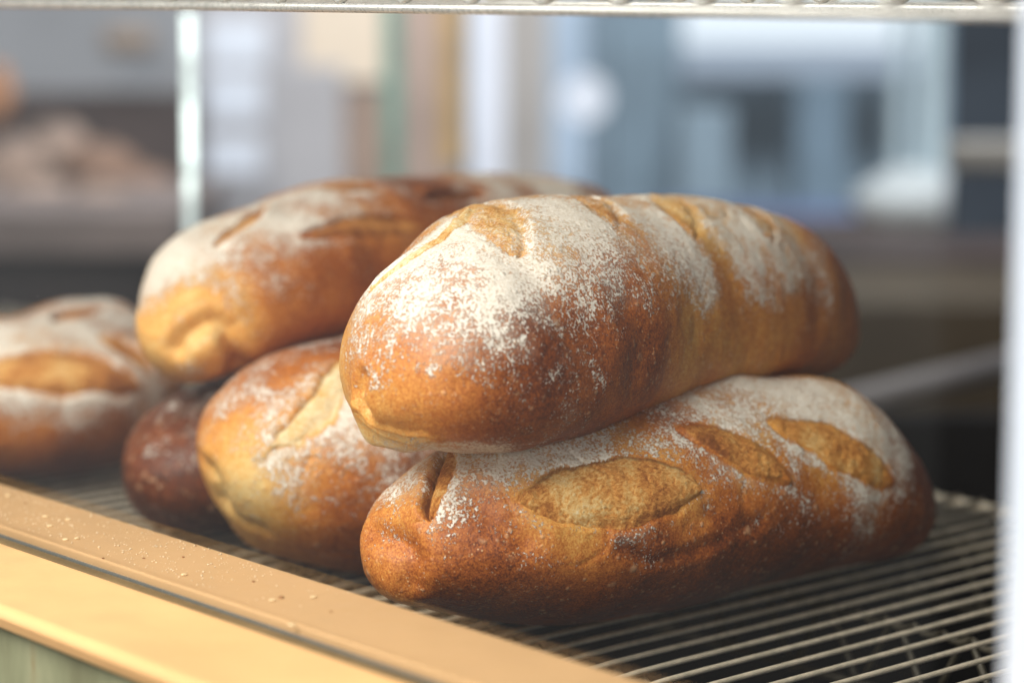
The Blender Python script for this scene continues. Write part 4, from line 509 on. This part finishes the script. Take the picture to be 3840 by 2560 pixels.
# ------------------------------------------------------------------ crumbs and seeds on the sill
seed_m = paint('sesame_seed', (.80, .62, .36), .45, .08, 400)
dcr = paint('dark_crumb', (.30, .14, .06), .8, .2, 500)
def px(x, y, z):                                   # where a spot of the picture lies on a level surface
    a = ((x - 1176) / F, 1., -(y - 784) / F); c, s = math.cos(PITCH), math.sin(PITCH)
    d = (a[0], a[1] * c + a[2] * s, -a[1] * s + a[2] * c); t = (z - H) / d[2]
    return (t * d[0], t * d[1], z)
SEEDS = [('sesame_seed', [-0.17143, 0.80639, 0.038], 0.3, 0.00105, 'pale sesame seed on the inner sill, leftmost of all'),
('sesame_seed', [-0.15259, 0.77362, 0.038], 0.2, 0.00105, 'thin sesame seed lying left of the upright pair on the inner sill'),
('sesame_seed', [-0.14429, 0.76935, 0.038], 0.1, 0.00105, 'sesame seed with a dust streak above it on the inner sill'),
('sesame_seed', [-0.14838, 0.75957, 0.038], 0.2, 0.00105, 'sesame seed under an orange flake on the inner sill'),
('sesame_seed', [-0.13994, 0.74048, 0.038], 0.2, 0.00105, 'left seed of the two nearest the glass line'),
('sesame_seed', [-0.13659, 0.74202, 0.038], 0.9, 0.00105, 'right seed of the two nearest the glass line'),
('sesame_seed', [-0.09663, 0.69494, 0.038], 0.5, 0.00105, 'sesame seed in the pale dust at the middle of the inner sill'),
('sesame_seed', [-0.06771, 0.66486, 0.038], 0.4, 0.00105, 'blurred sesame seed left of the long dark crumb on the sill'),
('sesame_seed', [-0.05635, 0.66843, 0.038], 0.6, 0.00105, 'rightmost blurred sesame seed on the inner sill'),
('sesame_seed', [-0.05972, 0.63833, 0.038], 0.3, 0.00105, 'sesame seed resting against the glass line of the sill'),
('dark_crumb', [-0.16342, 0.79543, 0.038], 0, 0.00054, 'dark crumb at the far left of the inner sill'),
('dark_crumb', [-0.12402, 0.71609, 0.038], 0.3, 0.00045000000000000004, 'dark crumb left of the middle pair on the inner sill'),
('dark_crumb', [-0.1117, 0.71609, 0.038], 0.1, 0.00045000000000000004, 'dark crumb second in the row of three on the inner sill'),
('dark_crumb', [-0.1, 0.71753, 0.038], 0, 0.00054, 'dark crumb third in the row of three on the inner sill'),
('dark_crumb', [-0.07543, 0.68689, 0.038], 0, 0.00054, 'dark crumb alone right of the row of three on the inner sill'),
('dark_crumb', [-0.06555, 0.66807, 0.038], 0.3, 0.000855, 'long dark crumb between two blurred seeds on the sill'),
('dark_crumb', [-0.09825, 0.73267, 0.038], 0, 0.000495, 'small crumb on the inner edge of the sill board'),
('dark_crumb', [-0.05022, 0.65262, 0.038], 0.2, 0.000495, 'dark crumb at the right, beyond the blurred seeds')]
for nm, p, rz, L_, lab in SEEDS:
    mb = MB()
    if nm == 'sesame_seed':
        mb.ball((0, 0, 0), L_, 14, 8, (1, .6, .36))
        o = mb.build(nm, seed_m); cat = 'seed'; gr = 'sesame seeds on the sill'
    else:
        r2 = random.Random(int(p[0] * 1e6)); mb.ball((0, 0, 0), L_, 9, 6, (1, .7, .5))
        mb.v = [(x * r2.uniform(.75, 1.2), y * r2.uniform(.75, 1.2), z * r2.uniform(.8, 1.1)) for x, y, z in mb.v]
        o = mb.build(nm, dcr); cat = 'crumb'; gr = 'dark crumbs on the sill'
    o.location = (p[0], p[1], p[2] + L_ * (.36 if nm == 'sesame_seed' else .45)); o.rotation_euler = (0, 0, rz)
    tag(o, lab, cat, gr)
# fine flour and crumb dust lying on the inner board
mb = MB()
for i in range(900):
    s = .50 + abs(rnd.gauss(0, 1)) * .02 + rnd.random() ** .8 * .28; q = rnd.uniform(-.408, -.3795)
    if rnd.random() > (1 if s > .57 else .25): continue
    r = rnd.choice((.0001, .00013, .00016, .0002, .00026, .0003)) * rnd.uniform(.7, 1.2); p = W(q, s, .0381 + r * .4)
    mb.ball(p, r, 6, 4, (rnd.uniform(.7, 1.6), 1, .6), rnd.uniform(0, 3))
tag(mb.build('crumbs', paint('flour_dust', (.84, .70, .48), .9, .1, 300)), 'fine flour and crumb dust scattered over the inner sill board', 'crumbs', None, 'stuff')
mb = MB()
for i in range(70):
    s = rnd.uniform(.62, .86); z = .045 + rnd.random() ** 1.6 * .16
    r = rnd.choice((.00005, .00006, .00008, .00012)); p = W(-.3740, s, z)
    mb.ball(p, r, 6, 4)
tag(mb.build('dust', paint('pane_dust', (.85, .85, .82), .9, .1, 300)), 'tiny pale specks of dust clinging to the window pane', 'dust', None, 'stuff')

# ------------------------------------------------------------------ blurred shop behind
def at(x, y, dep):                                 # photo spot at a distance along the view axis
    dep = dep if dep < 1.8 else 1.8 + (dep - 1.8) * 2.2
    a = ((x - 1176) / F * dep, dep, -(y - 784) / F * dep); c, s = math.cos(PITCH), math.sin(PITCH)
    return (a[0], a[1] * c + a[2] * s, H - a[1] * s + a[2] * c)
def slab(name, x0, y0, x1, y1, dep, th, mat, label=None, cat=None, parent=None, bevel=.003, rz=0., kind=None, group=None):
    """upright box whose front covers that patch at that distance"""
    a, b = at(x0, (y0 + y1) / 2, dep), at(x1, (y0 + y1) / 2, dep); zt, zb = at((x0+x1)/2, y0, dep)[2], at((x0+x1)/2, y1, dep)[2]
    mb = MB(); cxy = ((a[0] + b[0]) / 2, (a[1] + b[1]) / 2 + th / 2)
    o_ = (cxy[0], cxy[1], zb)
    mb.box((cxy[0], cxy[1], (zt + zb) / 2), (b[0] - a[0], th, zt - zb), 0)
    o = mb.build(name, mat, parent, bevel, origin=o_ if parent is None else None)
    if rz: o.rotation_euler.z = rz
    if label: tag(o, label, cat, group, kind)
    return o
def lump(name, x, y, w, h, dep, mat, label, cat, group=None, seed=0, dd=.7):
    p = at(x, y, dep); de = dep if dep < 1.8 else 1.8 + (dep - 1.8) * 2.2; r = w / 2 * de / F; hz = h / 2 * de / F
    mb = MB(); mb.ball((0, 0, 0), r, 28, 18, (1, dd, hz / r))
    V = np.array(mb.v); k = 1 + .09 * fbm(V / r, 1.7, 20 + seed, 3); mb.v = [tuple(v) for v in V * k[:, None]]
    o = mb.build(name, mat); o.location = p; tag(o, label, cat, group); return o
m_grey = paint('grey_shelf_paint', (.25, .25, .26), .6, .08, 6)
m_dark = paint('dark_brown_wood', (.060, .040, .036), .7, .2, 8)
m_board = paint('shelf_board_wood', (.20, .155, .14), .6, .15, 8)
m_black = paint('dark_cabinet', (.007, .006, .006), .7, .2, 6)
m_crust = paint('far_bread_crust', (.27, .185, .14), .7, .45, 14)
m_crust2 = paint('far_dark_bread_crust', (.22, .125, .08), .7, .3, 14)
m_white = paint('white_card', (.72, .74, .80), .6, .04, 8)
m_lilac = paint('pale_grey_panel', (.42, .395, .40), .6, .05, 5)
m_beige = paint('beige_panel', (.74, .60, .46), .6, .05, 5)
m_taupe = paint('taupe_panel', (.36, .25, .19), .6, .10, 5)
m_ochre = paint('ochre_wood', (.48, .29, .10), .5, .12, 8)
m_wpost = paint('white_door_post', (.74, .75, .82), .4, .03, 8)
m_blue = paint('blue_grey_wall', (.20, .27, .33), .6, .22, 1.6)
m_blue2 = paint('pale_blue_panel', (.38, .46, .56), .6, .08, 3)
m_slate = paint('dark_slate', (.045, .058, .075), .6, .2, 4)
m_cloth = paint('blue_cloth', (.08, .11, .20), .8, .25, 7)
m_tub = paint('grey_tub_plastic', (.40, .42, .42), .5, .08, 7)
m_olive = paint('brown_counter_wood', (.085, .062, .038), .6, .2, 6)
m_steel = paint('brushed_rail', (.24, .22, .215), .5, .06, 20, metal=.2)
m_glassg = paint('green_glass_edge', (.22, .40, .33), .3, .12, 10)
m_shine = paint('polished_pane_edge', (.90, .97, .94), .16, .02, 40, metal=1.)
m_stripe = paint('pale_pane_edge', (.50, .60, .64), .4, .06, 10)

slab('back_wall', -900, -700, 3400, 560, 4.3, .06, m_blue, label='blue-grey back wall of the shop', kind='structure')
# bread shelf at the left
o = empty('bread_shelf', at(170, 700, 2.5))
def sub(*a, **k):
    q = slab(*a, parent=o, **k); q.location = tuple(-c for c in o.location); return q
sub('back_panel', -260, -60, 455, 225, 2.62, .02, m_grey)
sub('lower_panel', -260, 212, 462, 520, 2.58, .03, m_dark)
sub('shelf_board', -260, 488, 412, 588, 2.12, .40, m_board)
sub('cabinet_front', -260, 591, 520, 1200, 2.16, .30, paint('cabinet_brown', (.026, .019, .018), .7, .2, 6))
tag(o, 'blurred bread shelf at the left with a heap of loaves on its board', 'bread shelf')
for i, (x, y, ww, hh, dd, mm, lab) in enumerate([
    (25, 400, 190, 170, 2.32, m_crust, 'blurred loaf in the shelf heap, leftmost at the photo edge'),
    (130, 362, 190, 160, 2.38, m_crust, 'blurred loaf topmost in the heap on the bread shelf'),
    (235, 398, 190, 150, 2.34, m_crust2, 'blurred brown loaf right of the topmost in the shelf heap'),
    (325, 440, 170, 110, 2.30, m_crust2, 'blurred brown loaf at the low right end of the shelf heap'),
    (90, 455, 200, 90, 2.24, m_crust, 'blurred pale loaf at the front left of the shelf heap'),
    (225, 462, 180, 80, 2.22, m_crust, 'blurred pale loaf at the front middle of the shelf heap')]):
    lump('shelf_loaf', x, y, ww, hh, dd, mm, lab, 'loaf', 'loaves heaped on the bread shelf', i)
lump('shelf_loaf', -8, 220, 90, 150, 2.4, paint('orange_crust', (.42, .20, .10), .7, .2, 12), 'blurred orange-brown loaf standing alone at the left photo edge', 'loaf', None, 8)
slab('hung_basket', 232, 66, 345, 124, 2.55, .05, paint('basket_brown', (.26, .19, .14), .7, .1, 12), 'small blurred brown basket before the grey panel', 'basket', bevel=.012)
# panels, cards and posts in the middle
slab('grey_partition', 452, -60, 700, 640, 2.95, .03, m_lilac, 'blurred pale grey partition behind the white cards', 'partition')
for y0, y1, x1, lab in ((48, 150, 612, 'topmost white price card on the grey partition'), (172, 278, 604, 'middle white price card on the grey partition'), (318, 402, 600, 'lowest white price card on the grey partition')):
    slab('price_card', 474, y0, x1, y1, 2.85, .004, m_white, lab, 'card', group='price cards on the grey partition')
slab('beige_board', 690, -60, 900, 192, 2.8, .02, m_beige, 'blurred cream board above the taupe board', 'board')
slab('taupe_board', 735, 196, 905, 640, 2.82, .02, m_taupe, 'blurred taupe board below the cream board', 'board')
slab('lilac_board', 640, 150, 790, 640, 2.75, .01, m_lilac, 'blurred pale grey board leaning left of the taupe board', 'board')
slab('green_pane_edge', 880, -60, 922, 640, 2.3, .02, m_glassg, 'blurred green edge of a glass door left of the ochre post', 'glass edge')
slab('brown_panel', 905, -60, 1040, 640, 3.0, .02, paint('rosy_brown', (.42, .30, .24), .6, .1, 5), 'blurred rosy brown panel between green edge and ochre post', 'panel')
slab('ochre_post', 1012, -60, 1062, 385, 2.7, .05, m_ochre, 'blurred ochre wooden post left of the white post', 'post')
slab('white_door_post', 1078, -60, 1158, 640, 2.7, .05, m_wpost, 'blurred white door post in the middle of the shop', 'post')
slab('grey_door', 1150, -60, 1262, 640, 2.9, .03, paint('door_taupe', (.38, .34, .31), .6, .06, 6), 'blurred taupe door beside the white door post', 'door')
slab('pale_blue_panel', 1258, -60, 1345, 700, 3.1, .03, m_blue2, 'blurred pale blue panel left of the round lamp', 'panel')
# right half
slab('strip_window', 1570, -60, 2110, 104, 4.1, .03, emit('daylight_pane', (.80, .90, 1.), 1.15), 'bright blurred strip window at upper right', 'window')
slab('frosted_pane', 1570, 106, 2110, 176, 4.12, .03, emit('frosted_daylight', (.66, .80, 1.), .55), 'dimmer frosted pane below the strip window at upper right', 'window')  # added glow that fades the window's light downward
mb = MB(); p = at(1342, 226, 3.0); mb.ball((0, 0, 0), 56 * 4.44 / F, 24, 16)
o = mb.build('globe_lamp', emit('lit_globe', (.82, .88, 1.), 1.0)); o.location = p
tag(o, 'round glowing globe lamp, blurred, above the topmost loaf', 'lamp')
slab('steel_cabinet', 1395, 60, 1540, 640, 3.6, .2, paint('cabinet_steel', (.19, .26, .315), .5, .15, 3), 'blurred blue-grey cabinet right of the globe lamp', 'cabinet')
slab('pale_cabinet', 1560, 250, 1680, 640, 3.5, .2, paint('cabinet_pale', (.23, .30, .355), .5, .1, 3), 'blurred pale grey cabinet under the strip window', 'cabinet')
slab('blue_cabinet', 1830, 186, 1945, 640, 3.4, .2, paint('cabinet_blue', (.165, .235, .30), .5, .15, 3), 'blurred darker blue cabinet under the strip window', 'cabinet')
slab('dark_curtain', 2186, -60, 2420, 720, 2.4, .03, m_slate, 'dark slate curtain beside the white window post', 'curtain')
for x, ww, lab in ((2068, 26, 'blurred pale edge of a glass pane, left of two at right'), (2142, 50, 'blurred pale edge of a glass pane, beside the dark curtain')):
    slab('pane_edge', x - ww / 2, -60, x + ww / 2, 420, 2.5, .02, m_stripe, lab, 'glass edge', group='glass edges at right')
lump('grey_tub', 2120, 470, 330, 170, 2.5, m_tub, 'blurred rounded grey tub on the counter at right', 'tub', None, 11)
slab('wooden_paddle', 2175, 318, 2420, 392, 2.2, .02, paint('pale_handle', (.30, .28, .25), .5, .1, 10), 'blurred pale handle of a paddle over the grey tub', 'handle', bevel=.01)
lump('blue_cloth', 1790, 560, 1100, 190, 2.7, m_cloth, 'dark blue cloth lying blurred on the counter behind the loaves', 'cloth', None, 12, .3)
slab('counter', 1300, 588, 2700, 690, 2.3, .5, paint('counter_brown', (.050, .034, .030), .6, .2, 6), 'blurred dark brown counter behind the pile of loaves', 'counter')
slab('low_cupboard', 1000, 692, 2700, 1500, 2.0, .3, m_olive, 'blurred olive-brown cupboard front below the dark counter', 'cupboard')
a, b = at(1700, 985, 1.55), at(2560, 772, 1.75)
mb = MB(); mb.tube([a, b], .0095, 14); tag(mb.build('metal_rail', m_steel), 'blurred grey metal rail slanting up behind the lower loaf', 'rail')
slab('cavity_panel', -300, 935, 2700, 2300, 1.62, .02, m_black, 'dark panel closing the case below the metal rail', 'panel')  # near-black sheet, the case's inner darkness put into its colour
# glass edge behind the loaves, its highlight put in as emission
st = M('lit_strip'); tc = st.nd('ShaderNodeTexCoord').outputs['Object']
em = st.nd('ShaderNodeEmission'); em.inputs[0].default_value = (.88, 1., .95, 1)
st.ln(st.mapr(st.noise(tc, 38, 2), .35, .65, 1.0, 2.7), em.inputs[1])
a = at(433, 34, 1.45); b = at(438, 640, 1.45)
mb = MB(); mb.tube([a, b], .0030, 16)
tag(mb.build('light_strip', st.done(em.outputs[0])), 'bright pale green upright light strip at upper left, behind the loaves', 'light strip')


# ------------------------------------------------------------------ light
w = bpy.data.worlds.new('World'); sc.world = w; w.use_nodes = True
bg = w.node_tree.nodes['Background']; bg.inputs[0].default_value = (.95, .97, 1.0, 1); bg.inputs[1].default_value = .09
# a brighter stretch of street to the left, which the pane mirrors
wt = w.node_tree; wtc = wt.nodes.new('ShaderNodeTexCoord'); wd = wt.nodes.new('ShaderNodeVectorMath'); wd.operation = 'DOT_PRODUCT'
wd.inputs[1].default_value = (-.925, .33, .19); wt.links.new(wtc.outputs['Generated'], wd.inputs[0])
wr = wt.nodes.new('ShaderNodeMapRange'); wr.interpolation_type = 'SMOOTHSTEP'; wt.links.new(wd.outputs['Value'], wr.inputs[0])
wr.inputs[1].default_value = .84; wr.inputs[2].default_value = 1.; wr.inputs[3].default_value = .09; wr.inputs[4].default_value = .62
wt.links.new(wr.outputs[0], bg.inputs[1])
from mathutils import Vector
def area(name, loc, to, sx, sy, power, col, spread=180):
    L = bpy.data.lights.new(name, 'AREA'); L.shape = 'RECTANGLE'; L.size = sx; L.size_y = sy; L.energy = power; L.color = col; L.spread = math.radians(spread)
    o = bpy.data.objects.new(name, L); COL.objects.link(o); o.location = loc
    o.rotation_euler = (Vector(to) - Vector(loc)).to_track_quat('-Z', 'Y').to_euler(); return o

area('street_daylight', (-.64, -.02, 1.08), (.0, .78, .08), 1.25, .95, 42, (1., .97, .92))
area('street_front', (-.45, -1.5, .55), (.0, .8, .1), .9, .9, 15, (1., .98, .95))
area('shop_light', (.6, 2.2, 3.4), (0, 5.4, .2), 2.4, 1.6, 185, (.88, .94, 1.), 120)


# ------------------------------------------------------------------ camera
cd = bpy.data.cameras.new('camera'); cam = bpy.data.objects.new('camera', cd); COL.objects.link(cam)
cam.location = (0, 0, H); cam.rotation_euler = (math.pi / 2 - PITCH, 0, 0)
cd.sensor_width = 36; cd.lens = 85.; cd.clip_start = .01; cd.clip_end = 60
cd.dof.use_dof = True; cd.dof.focus_distance = .735; cd.dof.aperture_fstop = 5.8
sc.camera = cam
vs_ = sc.view_settings; vs_.view_transform = 'Standard'; vs_.look = 'None'; vs_.exposure = 0; vs_.gamma = 1; vs_.use_curve_mapping = False
sc.cycles.max_bounces = 8; sc.cycles.transparent_max_bounces = 12; sc.cycles.use_denoising = True
sc.cycles.sample_clamp_indirect = 6
